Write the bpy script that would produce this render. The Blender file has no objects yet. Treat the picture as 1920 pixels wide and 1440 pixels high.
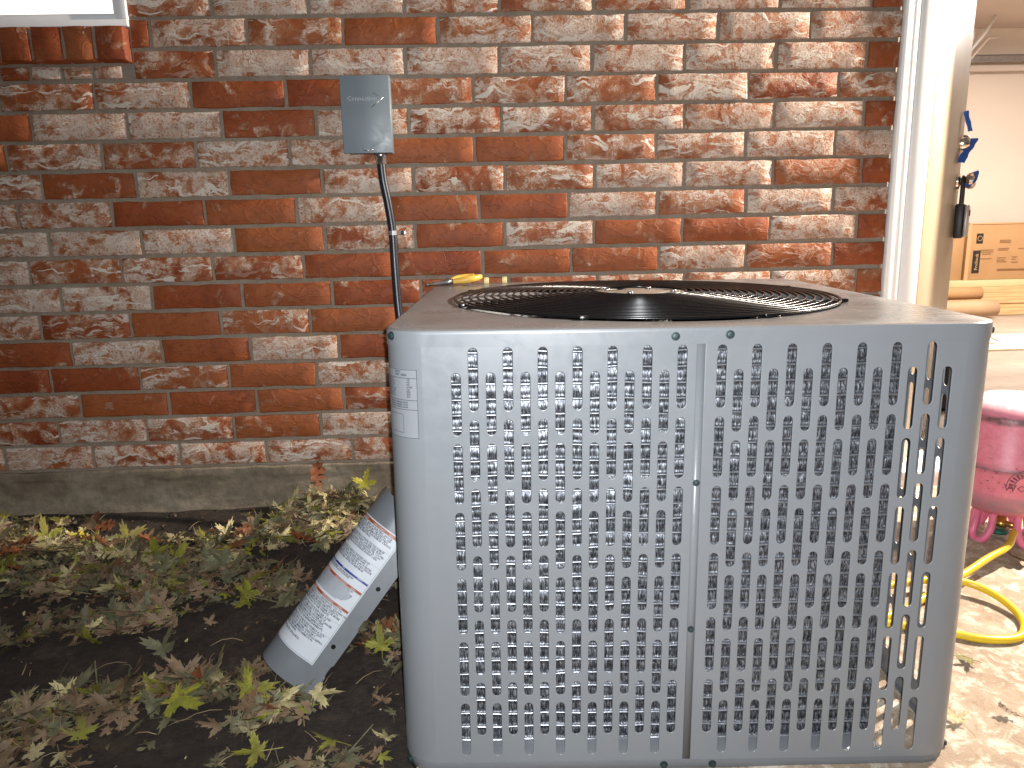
import bpy, bmesh, math, random
from mathutils import Vector, Matrix, noise
R = math.radians
PI = math.pi
random.seed(7)
S = bpy.context.scene
COL = S.collection

# ------------------------------------------------------------------ camera
cam_d = bpy.data.cameras.new('camera'); cam = bpy.data.objects.new('camera', cam_d); COL.objects.link(cam)
F = 1378.78; YAW, PIT, ROL = .0338189, .2022715, -.0223057
CAM = Vector((-1.16451, -2.13126, 0.0))
fw = Vector((math.sin(YAW)*math.cos(PIT), math.cos(YAW)*math.cos(PIT), -math.sin(PIT)))
rt = Vector((math.cos(YAW), -math.sin(YAW), 0)); up = rt.cross(fw)
r2 = rt*math.cos(ROL)+up*math.sin(ROL); u2 = -rt*math.sin(ROL)+up*math.cos(ROL)
cam.matrix_world = Matrix((( r2.x,u2.x,-fw.x,CAM.x),(r2.y,u2.y,-fw.y,CAM.y),(r2.z,u2.z,-fw.z,CAM.z),(0,0,0,1)))
cam_d.sensor_width = 36; cam_d.sensor_fit = 'HORIZONTAL'; cam_d.lens = F/1920*36
cam_d.clip_start = .02; cam_d.clip_end = 300
S.camera = cam
S.render.resolution_x = 1024; S.render.resolution_y = 768

# ------------------------------------------------------------------ light
W = bpy.data.worlds.new('World'); S.world = W; W.use_nodes = True
wb = W.node_tree.nodes['Background']; wb.inputs[0].default_value = (.93,.90,.90,1); wb.inputs[1].default_value = .16
S.view_settings.view_transform = 'Standard'; S.view_settings.look = 'None'
S.view_settings.exposure = 0.30; S.view_settings.gamma = 1; S.view_settings.use_curve_mapping = False

def point(name, loc, power, col, size):
    l = bpy.data.lights.new(name, 'POINT'); l.energy = power; l.color = col; l.shadow_soft_size = size
    o = bpy.data.objects.new(name, l); o.location = loc; COL.objects.link(o); return o
# the phone's own lamp, a centimetre from its lens
fl = bpy.data.lights.new('phone_flash_lamp', 'SPOT'); fl.energy = 104; fl.color = (.94,.97,1.0); fl.shadow_soft_size = .004; fl.spot_size = R(128); fl.spot_blend = 1.0
fo = bpy.data.objects.new('phone_flash_lamp', fl); fo.location = CAM + r2*.012 + u2*.010 - fw*.004; COL.objects.link(fo)
fo.rotation_euler = (fw + r2*.06 - u2*.06).to_track_quat('-Z','Y').to_euler()
# unseen porch lamp, assumed on the wall to the right of the door
LAMP = Vector((1.22,-.115,.98))
point('porch_lamp_light', LAMP, 590, (1.0,.87,.74), .035)
# garage ceiling light
ga = bpy.data.lights.new('garage_ceiling_light', 'AREA'); ga.energy = 165; ga.color = (1.0,.92,.84); ga.shape = 'RECTANGLE'; ga.size = .9; ga.size_y = .16
go = bpy.data.objects.new('garage_ceiling_light', ga); go.location = (2.9,2.3,1.56); COL.objects.link(go)

# ------------------------------------------------------------------ helpers
def empty(name, loc=(0,0,0), parent=None):
    o = bpy.data.objects.new(name, None); o.empty_display_size = .1; COL.objects.link(o)
    if parent: o.parent = parent
    o.location = loc; return o
def tag(o, label=None, cat=None, group=None, kind=None):
    if label: o['label'] = label
    if cat: o['category'] = cat
    if group: o['group'] = group
    if kind: o['kind'] = kind
    return o
def smooth(bm, ang=35):
    a = R(ang)
    for f in bm.faces: f.smooth = True
    for e in bm.edges:
        if len(e.link_faces) == 2:
            e.smooth = e.calc_face_angle(0) < a
def link_bm(name, bm, mat, parent=None, sm=None, world=None):
    if sm: smooth(bm, sm)
    me = bpy.data.meshes.new(name); bm.to_mesh(me); bm.free()
    if isinstance(mat, (list, tuple)):
        for m in mat: me.materials.append(m)
    else: me.materials.append(mat)
    o = bpy.data.objects.new(name, me); COL.objects.link(o)
    if parent: o.parent = parent
    if world: o.matrix_world = world
    return o
def box(bm, a, b, M=None, bevel=0, mi=0):
    x0,y0,z0 = a; x1,y1,z1 = b
    vs = [bm.verts.new(p) for p in ((x0,y0,z0),(x1,y0,z0),(x1,y1,z0),(x0,y1,z0),(x0,y0,z1),(x1,y0,z1),(x1,y1,z1),(x0,y1,z1))]
    fs = [bm.faces.new([vs[i] for i in q]) for q in ((0,3,2,1),(4,5,6,7),(0,1,5,4),(1,2,6,5),(2,3,7,6),(3,0,4,7))]
    for f in fs: f.material_index = mi
    geo = vs
    if bevel:
        es = list({e for f in fs for e in f.edges})
        r = bmesh.ops.bevel(bm, geom=es, offset=bevel, segments=2, affect='EDGES', profile=.5)
        geo = list({v for f in r['faces'] for v in f.verts} | {v for v in vs if v.is_valid})
    if M is not None: bmesh.ops.transform(bm, matrix=M, verts=geo)
    return geo
def obox(name, a, b, mat, parent=None, bevel=0, M=None):
    bm = bmesh.new(); box(bm, a, b, M, bevel); return link_bm(name, bm, mat, parent, 30 if bevel else None)
def ring(c, ax1, ax2, r, n): return [c+ax1*(math.cos(2*PI*i/n)*r)+ax2*(math.sin(2*PI*i/n)*r) for i in range(n)]
def tube(bm, pts, rad, n=8, closed=False, caps=True):
    pts = [Vector(p) for p in pts]; m = len(pts); rs = rad if isinstance(rad,(list,tuple)) else [rad]*m
    prev = None; rings = []
    for i,p in enumerate(pts):
        if closed: t = (pts[(i+1)%m]-pts[i-1]).normalized()
        else: t = (pts[min(i+1,m-1)]-pts[max(i-1,0)]).normalized()
        if prev is None:
            a = Vector((0,0,1)) if abs(t.z) < .9 else Vector((1,0,0)); nrm = t.cross(a).normalized()
        else: nrm = (prev - t*prev.dot(t)).normalized()
        prev = nrm; rings.append([bm.verts.new(q) for q in ring(p, nrm, t.cross(nrm), rs[i], n)])
    for i in range(m if closed else m-1):
        a, b = rings[i], rings[(i+1)%m]
        for k in range(n): bm.faces.new((a[k],a[(k+1)%n],b[(k+1)%n],b[k]))
    if caps and not closed:
        bm.faces.new(rings[0][::-1]); bm.faces.new(rings[-1])
def lathe(bm, prof, n=32, c=(0,0,0), M=None):
    c = Vector(c); rings = []
    for r,z in prof:
        if r < 1e-5: rings.append([bm.verts.new(c+Vector((0,0,z)))])
        else: rings.append([bm.verts.new(c+Vector((math.cos(2*PI*i/n)*r, math.sin(2*PI*i/n)*r, z))) for i in range(n)])
    for a,b in zip(rings, rings[1:]):
        for k in range(n):
            if len(a)==1 and len(b)==1: continue
            if len(a)==1: bm.faces.new((a[0],b[k],b[(k+1)%n]))
            elif len(b)==1: bm.faces.new((a[k],b[0],a[(k+1)%n]))
            else: bm.faces.new((a[k],b[k],b[(k+1)%n],a[(k+1)%n]))
    if M is not None: bmesh.ops.transform(bm, matrix=M, verts=[v for rr in rings for v in rr])
def catmull(pts, n=8, closed=False):
    P = [Vector(p) for p in pts]; m = len(P); out = []
    rng = range(m) if closed else range(m-1)
    for i in rng:
        if closed: p0,p1,p2,p3 = P[i-1],P[i],P[(i+1)%m],P[(i+2)%m]
        else: p0,p1,p2,p3 = P[max(i-1,0)],P[i],P[i+1],P[min(i+2,m-1)]
        for k in range(n):
            t = k/n; out.append(.5*((2*p1)+(p2-p0)*t+(2*p0-5*p1+4*p2-p3)*t*t+(3*p1-p0-3*p2+p3)*t**3))
    if not closed: out.append(P[-1])
    return out
def curve_plate(loops, extrude, bevel=0.0, bres=1):
    """closed 2D loops (first the outline, then holes) -> bmesh of a plate in XY"""
    cu = bpy.data.curves.new('plate', 'CURVE'); cu.dimensions = '2D'; cu.fill_mode = 'BOTH'
    cu.extrude = extrude; cu.bevel_depth = bevel; cu.bevel_resolution = bres
    for lp in loops:
        s = cu.splines.new('POLY'); s.points.add(len(lp)-1); s.use_cyclic_u = True
        for p,q in zip(s.points, lp): p.co = (q[0],q[1],0,1)
    o = bpy.data.objects.new('plate', cu); COL.objects.link(o)
    bpy.context.view_layer.update()
    me = bpy.data.meshes.new_from_object(o.evaluated_get(bpy.context.evaluated_depsgraph_get()))
    bm = bmesh.new(); bm.from_mesh(me)
    bpy.data.objects.remove(o); bpy.data.curves.remove(cu); bpy.data.meshes.remove(me)
    bmesh.ops.remove_doubles(bm, verts=bm.verts, dist=1e-6)
    return bm
def text_bm(s, size, align='LEFT', spacing=1.0, res=1, bold=0.0):
    cu = bpy.data.curves.new('t', 'FONT'); cu.body = s; cu.size = size; cu.align_x = align; cu.resolution_u = res
    cu.space_line = spacing; cu.offset = bold
    o = bpy.data.objects.new('t', cu); COL.objects.link(o); bpy.context.view_layer.update()
    me = bpy.data.meshes.new_from_object(o.evaluated_get(bpy.context.evaluated_depsgraph_get()))
    bpy.data.objects.remove(o); bpy.data.curves.remove(cu); return me
def add_text(bm, s, size, M, mi=0, align='LEFT', bold=0.0, res=1):
    me = text_bm(s, size, align, 1.0, res, bold)
    n0 = len(bm.verts); f0 = len(bm.faces); bm.from_mesh(me); bpy.data.meshes.remove(me)
    bm.verts.ensure_lookup_table(); bm.faces.ensure_lookup_table()
    vs = [bm.verts[i] for i in range(n0, len(bm.verts))]
    for i in range(f0, len(bm.faces)): bm.faces[i].material_index = mi
    bmesh.ops.transform(bm, matrix=M, verts=vs); return vs
T = Matrix.Translation
def Rot(a, ax): return Matrix.Rotation(a, 4, ax)

# ------------------------------------------------------------------ materials
class NT:
    def __init__(s, name):
        s.m = bpy.data.materials.new(name); s.m.use_nodes = True; s.t = s.m.node_tree
        s.b = s.t.nodes['Principled BSDF']; s.x = 0
    def n(s, typ, **k):
        nd = s.t.nodes.new(typ)
        for a,v in k.items():
            if a.startswith('i_'):
                key = a[2:]; key = int(key) if key.isdigit() else key.replace('_',' ')
                s.set(nd.inputs[key], v)
            else: setattr(nd, a, v)
        return nd
    def set(s, inp, v):
        if isinstance(v, bpy.types.NodeSocket): s.t.links.new(v, inp)
        else: inp.default_value = v
    def noise(s, vec, scale, detail=4, rough=.55, dist=0, out=0):
        nd = s.n('ShaderNodeTexNoise'); s.set(nd.inputs['Vector'], vec)
        nd.inputs['Scale'].default_value = scale; nd.inputs['Detail'].default_value = detail
        nd.inputs['Roughness'].default_value = rough; nd.inputs['Distortion'].default_value = dist
        return nd.outputs[out]
    def ramp(s, fac, stops, interp='LINEAR'):
        nd = s.n('ShaderNodeValToRGB'); s.set(nd.inputs[0], fac); cr = nd.color_ramp; cr.interpolation = interp
        while len(cr.elements) > 1: cr.elements.remove(cr.elements[-1])
        for i,(p,c) in enumerate(stops):
            if isinstance(c,(int,float)): c = (c,c,c,1)
            elif len(c)==3: c = (*c,1)
            e = cr.elements[0] if i==0 else cr.elements.new(p)
            e.position = p; e.color = c
        return nd.outputs[0]
    def mix(s, f, a, b, mode='MIX'):
        nd = s.n('ShaderNodeMix', data_type='RGBA', blend_type=mode)
        s.set(nd.inputs[0], f)
        for k,v in ((6,a),(7,b)):
            if isinstance(v,(tuple,list)) and len(v)==3: v = (*v,1)
            s.set(nd.inputs[k], v)
        return nd.outputs[2]
    def math(s, op, a, b=0, c=None, clamp=False):
        nd = s.n('ShaderNodeMath', operation=op, use_clamp=clamp); s.set(nd.inputs[0], a); s.set(nd.inputs[1], b)
        if c is not None: s.set(nd.inputs[2], c)
        return nd.outputs[0]
    def bump(s, h, strength=.5, dist=.002, prev=None):
        nd = s.n('ShaderNodeBump'); s.set(nd.inputs['Height'], h); nd.inputs['Strength'].default_value = strength
        nd.inputs['Distance'].default_value = dist
        if prev is not None: s.set(nd.inputs['Normal'], prev)
        return nd.outputs[0]
    def map(s, vec, scale=(1,1,1), loc=(0,0,0), rot=(0,0,0)):
        nd = s.n('ShaderNodeMapping'); s.set(nd.inputs[0], vec); s.set(nd.inputs[1], loc); s.set(nd.inputs[2], rot); s.set(nd.inputs[3], scale)
        return nd.outputs[0]
    def obj(s): return s.n('ShaderNodeTexCoord').outputs['Object']
    def out(s, col=None, rough=None, metal=None, normal=None, **k):
        b = s.b
        for key,v in (('Base Color',col),('Roughness',rough),('Metallic',metal),('Normal',normal)):
            if v is None: continue
            if isinstance(v,(tuple,list)) and len(v)==3: v = (*v,1)
            s.set(b.inputs[key], v)
        for key,v in k.items(): s.set(b.inputs[key.replace('_',' ')], v)
        return s.m

def simple(name, col, rough=.5, metal=0, var=.12, scale=30, bump=.0, bd=.001, coat=0):
    t = NT(name); o = t.obj(); n = t.noise(o, scale, 5)
    c = t.mix(t.ramp(n,[(.3,0),(.7,1)]), tuple(x*(1-var) for x in col), tuple(min(1,x*(1+var)) for x in col))
    r = t.math('MULTIPLY_ADD', t.noise(o, scale*2.3, 3), .2*rough, rough*.9)
    k = {}
    if coat: k = dict(Coat_Weight=coat, Coat_Roughness=.12)
    return t.out(c, r, metal, t.bump(n, bump, bd) if bump else None, **k)

def mat_brick():
    t = NT('washed_brick'); o = t.obj()
    info = t.n('ShaderNodeObjectInfo')
    sep = t.n('ShaderNodeSeparateColor'); t.set(sep.inputs[0], info.outputs['Color'])
    w, rb, rc = sep.outputs[0], sep.outputs[1], sep.outputs[2]
    off = t.n('ShaderNodeCombineXYZ'); t.set(off.inputs[0], t.math('MULTIPLY', rb, 37.)); t.set(off.inputs[1], t.math('MULTIPLY', rc, 53.)); t.set(off.inputs[2], t.math('MULTIPLY', info.outputs['Random'], 91.))
    va = t.n('ShaderNodeVectorMath', operation='ADD'); t.set(va.inputs[0], o); t.set(va.inputs[1], off.outputs[0]); v = va.outputs[0]
    # clay body
    n1 = t.noise(v, 9, 5, .6, .6); n2 = t.noise(v, 60, 5, .65)
    clay = t.ramp(n1, [(.25,(.160,.027,.006)),(.5,(.235,.046,.010)),(.75,(.31,.078,.020))])
    clay = t.mix(t.ramp(rc,[(0,0),(1,1)]), clay, t.mix(.6, clay, (.31,.095,.026)))
    clay = t.mix(t.ramp(n2,[(.30,.75),(.52,0)]), clay, t.mix(.45, clay, (.05,.012,.006)))
    # tool gouges: distorted cell edges
    dn = t.n('ShaderNodeTexNoise'); t.set(dn.inputs['Vector'], v); dn.inputs['Scale'].default_value = 14; dn.inputs['Detail'].default_value = 3
    dv = t.n('ShaderNodeVectorMath', operation='MULTIPLY_ADD'); t.set(dv.inputs[0], dn.outputs[1]); dv.inputs[1].default_value = (.07,.07,.07); t.set(dv.inputs[2], v)
    vm = t.map(dv.outputs[0], (13,13,30), rot=(0,.5,0))
    vo = t.n('ShaderNodeTexVoronoi', feature='DISTANCE_TO_EDGE'); t.set(vo.inputs['Vector'], vm); vo.inputs['Scale'].default_value = 1
    crease = t.ramp(vo.outputs['Distance'], [(0,1),(.035,.55),(.09,0)])
    vc = t.n('ShaderNodeTexVoronoi', feature='F1'); t.set(vc.inputs['Vector'], vm); vc.inputs['Scale'].default_value = 1
    cell = t.n('ShaderNodeSeparateColor'); t.set(cell.inputs[0], vc.outputs['Color']); cellv = cell.outputs[0]
    # lime film and chalk
    blotch = t.noise(v, 17, 3, .5, 1.2); mid = t.noise(v, 75, 6, .72, .7); fine = t.noise(v, 260, 5, .8)
    base = t.math('ADD', t.math('MULTIPLY', blotch, .74), t.math('MULTIPLY', mid, .26))
    base = t.math('ADD', base, t.math('MULTIPLY_ADD', cellv, .16, -.08))
    base = t.math('ADD', base, t.math('MULTIPLY_ADD', fine, .16, -.08))
    th = t.math('MULTIPLY_ADD', w, .36, -.208)             # more wash -> more of the face covered
    m = t.math('ADD', base, th)
    film = t.ramp(m, [(.40,0),(.50,1)])
    chalk = t.ramp(t.math('ADD', m, t.math('MULTIPLY_ADD', mid, .5, -.25)), [(.535,0),(.57,1)])
    filmc = t.ramp(t.noise(v,38,4,.65), [(.34,(.34,.12,.045)),(.5,(.40,.20,.115)),(.68,(.35,.25,.175))])
    tone = t.noise(v, 31, 4, .6)
    chalkc = t.ramp(tone, [(.28,(.34,.25,.175)),(.44,(.46,.345,.27)),(.58,(.56,.45,.37)),(.75,(.62,.545,.46))])
    pits = t.ramp(t.noise(v, 210, 3, .6), [(.36,1),(.43,0)])
    col = t.mix(t.math('MULTIPLY', film, .80), clay, filmc)
    col = t.mix(t.math('MULTIPLY', chalk, .92), col, chalkc)
    col = t.mix(t.math('MULTIPLY', pits, t.math('MULTIPLY', film, .8)), col, (.13,.05,.028))
    st_ = t.noise(t.map(dv.outputs[0],(9,9,52),rot=(0,.30,0)), 1, 3, .5, .9)
    stk = t.math('MULTIPLY', t.ramp(st_,[(.585,0),(.615,1)]), t.ramp(w,[(.25,0),(.5,.9)]))
    col = t.mix(stk, col, (.60,.53,.45))
    st2 = t.noise(t.map(dv.outputs[0],(11,11,48),loc=(3,1,5),rot=(0,-.6,0)), 1, 3, .55, 1.2)
    bare = t.math('MULTIPLY', t.ramp(st2,[(.60,0),(.65,1)]), t.ramp(w,[(.3,1),(.95,.55)]))
    col = t.mix(bare, col, clay)
    rsp = t.noise(v, 150, 4, .75)
    col = t.mix(t.math('MULTIPLY', t.ramp(rsp,[(.53,0),(.60,.85)]), chalk), col, t.mix(t.ramp(tone,[(.4,0),(.6,1)]), (.40,.13,.05), (.36,.24,.19)))
    ck = t.math('MULTIPLY', t.math('MULTIPLY', crease, t.ramp(blotch,[(.45,0),(.6,1)])), t.ramp(w,[(.2,0),(.5,.45)]))
    col = t.mix(ck, col, (.52,.40,.32))
    h = t.math('ADD', t.math('MULTIPLY', mid, t.math('MULTIPLY_ADD', film, .8, .25)), t.math('MULTIPLY', crease, .3))
    h = t.math('ADD', h, t.math('MULTIPLY', cellv, .35)); h = t.math('ADD', h, t.math('SUBTRACT', t.math('MULTIPLY', stk, .55), t.math('MULTIPLY', bare, .6))); h = t.math('ADD', h, t.math('MULTIPLY', fine, t.math('MULTIPLY_ADD', film, .35, .1)))
    nb = t.bump(h, .6, .0030)
    return t.out(col, t.ramp(film, [(0,.62),(1,.85)]), 0, nb, Specular_IOR_Level=.35)
def mat_mortar():
    t = NT('mortar'); o = t.obj(); n = t.noise(o, 30, 6, .7); f = t.noise(o, 300, 4, .7); g = t.noise(o, 4, 3)
    c = t.ramp(n, [(.3,(.185,.140,.100)),(.7,(.28,.220,.165))]); c = t.mix(t.ramp(f,[(.35,.5),(.55,0)]), c, (.10,.078,.055))
    c = t.mix(t.ramp(g,[(.4,0),(.7,.35)]), c, (.29,.25,.20))
    return t.out(c, .92, 0, t.bump(t.math('ADD', n, t.math('MULTIPLY', f, .4)), .7, .003))
def mat_foundation():
    t = NT('old_foundation_concrete'); o = t.obj()
    a = t.noise(t.map(o,(1,1,2.2)), 3.2, 6, .6, .5); b = t.noise(o, 24, 7, .7); f = t.noise(o, 240, 4, .75); d = t.noise(t.map(o,(1,1,5)), 9, 5, .6)
    c = t.ramp(a, [(.3,(.15,.110,.070)),(.5,(.235,.185,.128)),(.7,(.33,.275,.20))])
    c = t.mix(t.ramp(b,[(.35,.55),(.6,0)]), c, (.060,.048,.030)); c = t.mix(t.ramp(d,[(.58,0),(.70,.5)]), c, (.30,.26,.20))
    c = t.mix(t.ramp(f,[(.30,.8),(.38,0)]), c, (.03,.023,.016)); c = t.mix(t.ramp(f,[(.66,0),(.74,.5)]), c, (.28,.25,.2))
    sx = t.n('ShaderNodeSeparateXYZ'); t.set(sx.inputs[0], o)
    return t.out(c, .9, 0, t.bump(t.math('ADD', b, t.math('MULTIPLY', f, .3)), .8, .006))
def mat_soil():
    t = NT('damp_soil'); o = t.obj(); a = t.noise(o, 6, 6, .65); b = t.noise(o, 45, 8, .75); f = t.noise(o, 260, 5, .8)
    c = t.ramp(a, [(.3,(.020,.0125,.0075)),(.55,(.036,.023,.0145)),(.75,(.062,.041,.026))])
    c = t.mix(t.ramp(b,[(.38,.85),(.55,0)]), c, (.007,.004,.003)); c = t.mix(t.ramp(t.noise(o,16,6,.7),[(.55,0),(.70,.6)]), c, (.085,.060,.042)); c = t.mix(t.ramp(f,[(.68,0),(.74,.8)]), c, (.17,.13,.10))
    return t.out(c, .88, 0, t.bump(t.math('ADD', b, t.math('MULTIPLY', f, .3)), .9, .012))
def mat_slab():
    t = NT('rough_stained_concrete'); o = t.obj(); a = t.noise(o, 5, 5, .6, .8); b = t.noise(o, 26, 7, .72, .5); f = t.noise(o, 170, 5, .75)
    c = t.ramp(a, [(.3,(.235,.170,.118)),(.5,(.31,.235,.165)),(.7,(.41,.33,.24))])
    c = t.mix(t.ramp(b,[(.50,0),(.62,.75)]), c, (.60,.55,.45)); c = t.mix(t.ramp(b,[(.33,.7),(.44,0)]), c, (.20,.125,.075))
    c = t.mix(t.ramp(f,[(.30,.75),(.40,0)]), c, (.12,.08,.05)); c = t.mix(t.ramp(f,[(.64,0),(.72,.5)]), c, (.66,.61,.52))
    return t.out(c, .85, 0, t.bump(t.math('ADD', b, t.math('MULTIPLY', f, .35)), .8, .005))
def mat_floor():
    t = NT('garage_floor_concrete'); o = t.obj(); a = t.noise(t.map(o,(1,3,1)), 1.6, 5, .6, .7); b = t.noise(o, 18, 6, .65)
    c = t.ramp(a, [(.3,(.30,.235,.185)),(.55,(.38,.305,.24)),(.75,(.46,.38,.31))]); c = t.mix(t.ramp(b,[(.3,.4),(.5,0)]), c, (.24,.18,.14))
    return t.out(c, .55, 0, t.bump(b, .2, .002))
def mat_paint(name='grey_enamel', col=(.158,.168,.180), rough=.33):
    t = NT(name); o = t.obj(); a = t.noise(o, 3.5, 4); f = t.noise(o, 700, 2, .5); s = t.noise(t.map(o,(1,1,1)), 22, 6, .7, 1.5)
    c = t.mix(t.ramp(a,[(.3,0),(.7,1)]), tuple(x*.96 for x in col), tuple(x*1.04 for x in col))
    c = t.mix(t.ramp(s,[(.68,0),(.76,.10)]), c, tuple(x*.72 for x in col)); 
    r = t.ramp(s, [(.35,rough*.85),(.65,rough*1.25)])
    return t.out(c, r, 0, t.bump(t.math('ADD', f, t.math('MULTIPLY', a, .6)), .06, .0006), Specular_IOR_Level=.5)
def mat_lid():
    t = NT('grey_enamel_lid_smeared'); o = t.obj(); a = t.noise(o, 5, 4, .5, 1.0); f = t.noise(o, 600, 2, .5); s = t.noise(t.map(o,(1,2.2,1),rot=(0,0,.6)), 4.5, 3, .5, 1.2)
    c = t.mix(t.ramp(a,[(.35,0),(.65,1)]), (.160,.157,.156), (.18,.176,.175)); c = t.mix(t.ramp(s,[(.60,0),(.72,.3)]), c, (.25,.24,.235))
    r = t.ramp(s, [(.35,.25),(.55,.31),(.72,.42)])
    return t.out(c, r, 0, t.bump(t.math('ADD', t.math('MULTIPLY',f,.3), s), .03, .001), Specular_IOR_Level=.6)
def mat_coil():
    t = NT('aluminium_spine_fins'); o = t.obj()
    v1 = t.noise(t.map(o,(420,420,55)), 1, 3, .7, .4); v2 = t.noise(t.map(o,(900,900,240)), 1, 3, .8); big = t.noise(o, 26, 4, .7)
    c = t.ramp(v1, [(.38,(.02,.022,.026)),(.50,(.095,.10,.115)),(.60,(.24,.255,.28)),(.72,(.55,.58,.62))]); c = t.mix(t.ramp(v2,[(.3,.5),(.5,0)]), c, (.10,.105,.115))
    h = t.math('ADD', v1, t.math('MULTIPLY', v2, .5)); h = t.math('ADD', h, t.math('MULTIPLY', big, .25))
    return t.out(c, t.ramp(v2,[(.3,.50),(.7,.36)]), .72, t.bump(h, .8, .0007))
def mat_leaf(name, c1, c2, c3):
    t = NT(name); o = t.obj(); a = t.noise(o, 2.2, 4, .6); b = t.noise(o, 7, 5, .75); info = t.n('ShaderNodeObjectInfo')
    c = t.ramp(a, [(.3,c1),(.5,c2),(.7,c3)]); c = t.mix(t.ramp(b,[(.56,0),(.70,.75)]), c, (.07,.042,.018))
    rv = t.noise(o, .9, 1); g_ = t.n('ShaderNodeNewGeometry'); big_ = t.noise(g_.outputs['Position'], 9, 2); c = t.mix(t.ramp(big_,[(.35,.55),(.6,0)]), c, (.10,.072,.038))
    c = t.mix(t.ramp(t.noise(t.map(o,(5,1.2,1)),1.6,4,.7),[(.36,.5),(.46,0)]), c, (.12,.08,.045))
    return t.out(c, .62, 0, t.bump(b, .35, .001), Specular_IOR_Level=.3)

M = dict(
 brick=mat_brick(), mortar=mat_mortar(), found=mat_foundation(), soil=mat_soil(), slab=mat_slab(), floor=mat_floor(),
 paint=mat_paint(), lid=mat_lid(), coil=mat_coil(),
 pan=mat_paint('grey_enamel_pan',(.115,.121,.130),.34), cover=mat_paint('grey_enamel_cover',(.112,.122,.134),.40),
 boxpaint=mat_paint('disconnect_enamel',(.165,.195,.215),.42),
 black=simple('black_gloss_wire',(.003,.003,.0035),.22,0,.1,60), blackin=simple('black_inner_plastic',(.002,.002,.0022),.5),
 motor=simple('motor_plate',(.34,.29,.24),.38,.3), screw=simple('dark_teal_screw',(.022,.036,.038),.5,.3,.2,200),
 zinc=simple('zinc_fitting',(.62,.62,.63),.25,.95,.1,90), conduit=simple('black_vinyl_conduit',(.014,.015,.022),.33,0,.15,80,.1),
 yellow=simple('yellow_grip',(.60,.36,.055),.42,0,.15,50,.1,.0008), paleyellow=simple('pale_yellow_plastic',(.68,.55,.24),.4,0,.08,60),
 steel=simple('tool_steel',(.30,.29,.28),.34,.9,.25,80), darksteel=simple('dark_steel',(.05,.05,.055),.4,.7),
 trim=simple('white_gloss_trim',(.88,.87,.84),.5,0,.03,12), door=simple('cream_door_paint',(.27,.21,.14),.42,0,.04,5),
 gwall=simple('garage_wall_paint',(.66,.57,.49),.8,0,.03,3), gceil=simple('garage_ceiling_paint',(.56,.47,.42),.85,0,.03,3),
 white=simple('window_vinyl',(.74,.74,.75),.4,0,.03,20), chrome=simple('satin_nickel',(.60,.52,.43),.24,1,.05,40),
 tape=simple('blue_masking_tape',(.022,.105,.42),.6,0,.15,60), lockblack=simple('black_rubber_case',(.012,.012,.013),.45), lockgrey=simple('grey_metal_case',(.36,.34,.32),.4,.6),
 card=simple('kraft_cardboard',(.42,.235,.105),.8,0,.06,7), cardedge=simple('kraft_cardboard_edge',(.50,.31,.15),.8,0,.06,7), ink=simple('black_print',(.018,.012,.010),.6), inkfaint=simple('faint_brown_print',(.25,.125,.055),.8),
 rail=simple('galvanised_rail',(.36,.34,.34),.4,.7), paper=simple('kraft_paper_roll',(.47,.30,.17),.7,0,.06,12),
 floorlight=simple('painted_floor_light',(.72,.64,.47),.7), hose=simple('yellow_hose',(.66,.46,.02),.30,0,.06,40), brass=simple('brass_fitting',(.55,.36,.09),.3,.9,.15,60), green=simple('green_valve',(.01,.10,.075),.4),
 labelw=simple('label_white',(.43,.455,.49),.4,0,.02,20), orange=simple('label_orange',(.23,.042,.003),.45,0,.03,20), navy=simple('label_blue',(.010,.016,.16),.45), lyellow=simple('label_yellow',(.40,.36,.04),.45), text=simple('label_text',(.03,.035,.05),.6),
 edge=simple('clear_nameplate_film',(.20,.212,.228),.3,0,.02,20), pebble=simple('pale_pebble',(.30,.25,.20),.7,0,.3,30),
)
def mat_wood():
    t = NT('pine_lumber'); o = t.obj(); a = t.noise(t.map(o,(1.2,14,30)), 1.5, 5, .6, .6); k = t.noise(t.map(o,(3,8,8)), 2, 2)
    c = t.ramp(a, [(.3,(.50,.30,.13)),(.6,(.66,.45,.23)),(.8,(.72,.52,.29))]); c = t.mix(t.ramp(k,[(.22,1),(.26,0)]), c, (.24,.11,.04)); return t.out(c, .7)
M['wood'] = mat_wood()
M['tube'] = simple('aluminium_tube_wrap',(.34,.355,.385),.34,.80,.35,220,.5,.0006)
M['wood2'] = simple('green_treated_lumber',(.50,.49,.27),.7,0,.06,6)
def mat_pink():
    t = NT('pink_tank_paint_scuffed'); o = t.obj(); sx = t.n('ShaderNodeSeparateXYZ'); t.set(sx.inputs[0], o); z = sx.outputs[2]
    a = t.noise(t.map(o,(1,1,5)), 14, 6, .7, .5); b = t.noise(o, 60, 6, .75)
    c = t.mix(t.ramp(b,[(.35,0),(.7,1)]), (.60,.15,.21), (.70,.24,.31))
    def band(z0, wd, soft, col, dens):
        nonlocal c
        d = t.math('ABSOLUTE', t.math('SUBTRACT', z, z0)); d = t.math('ADD', d, t.math('MULTIPLY_ADD', a, .03, -.015))
        f = t.math('MULTIPLY', t.ramp(d, [(wd,1),(wd+soft,0)]), dens)
        f = t.math('MULTIPLY', f, t.ramp(b,[(.30,.25),(.55,1)])); c = t.mix(f, c, col)
    band(.262,.004,.009,(.075,.050,.045),.9); band(.135,.002,.010,(.10,.075,.08),.95); band(.045,.012,.016,(.26,.17,.19),.8)
    c = t.mix(t.math('MULTIPLY', t.ramp(z,[(.275,0),(.30,1)]), t.ramp(b,[(.40,.9),(.62,.35)])), c, (.80,.66,.68))
    c = t.mix(t.ramp(a,[(.66,0),(.72,.65)]), c, (.18,.09,.10))
    return t.out(c, .42, 0, t.bump(b, .15, .001))
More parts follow.
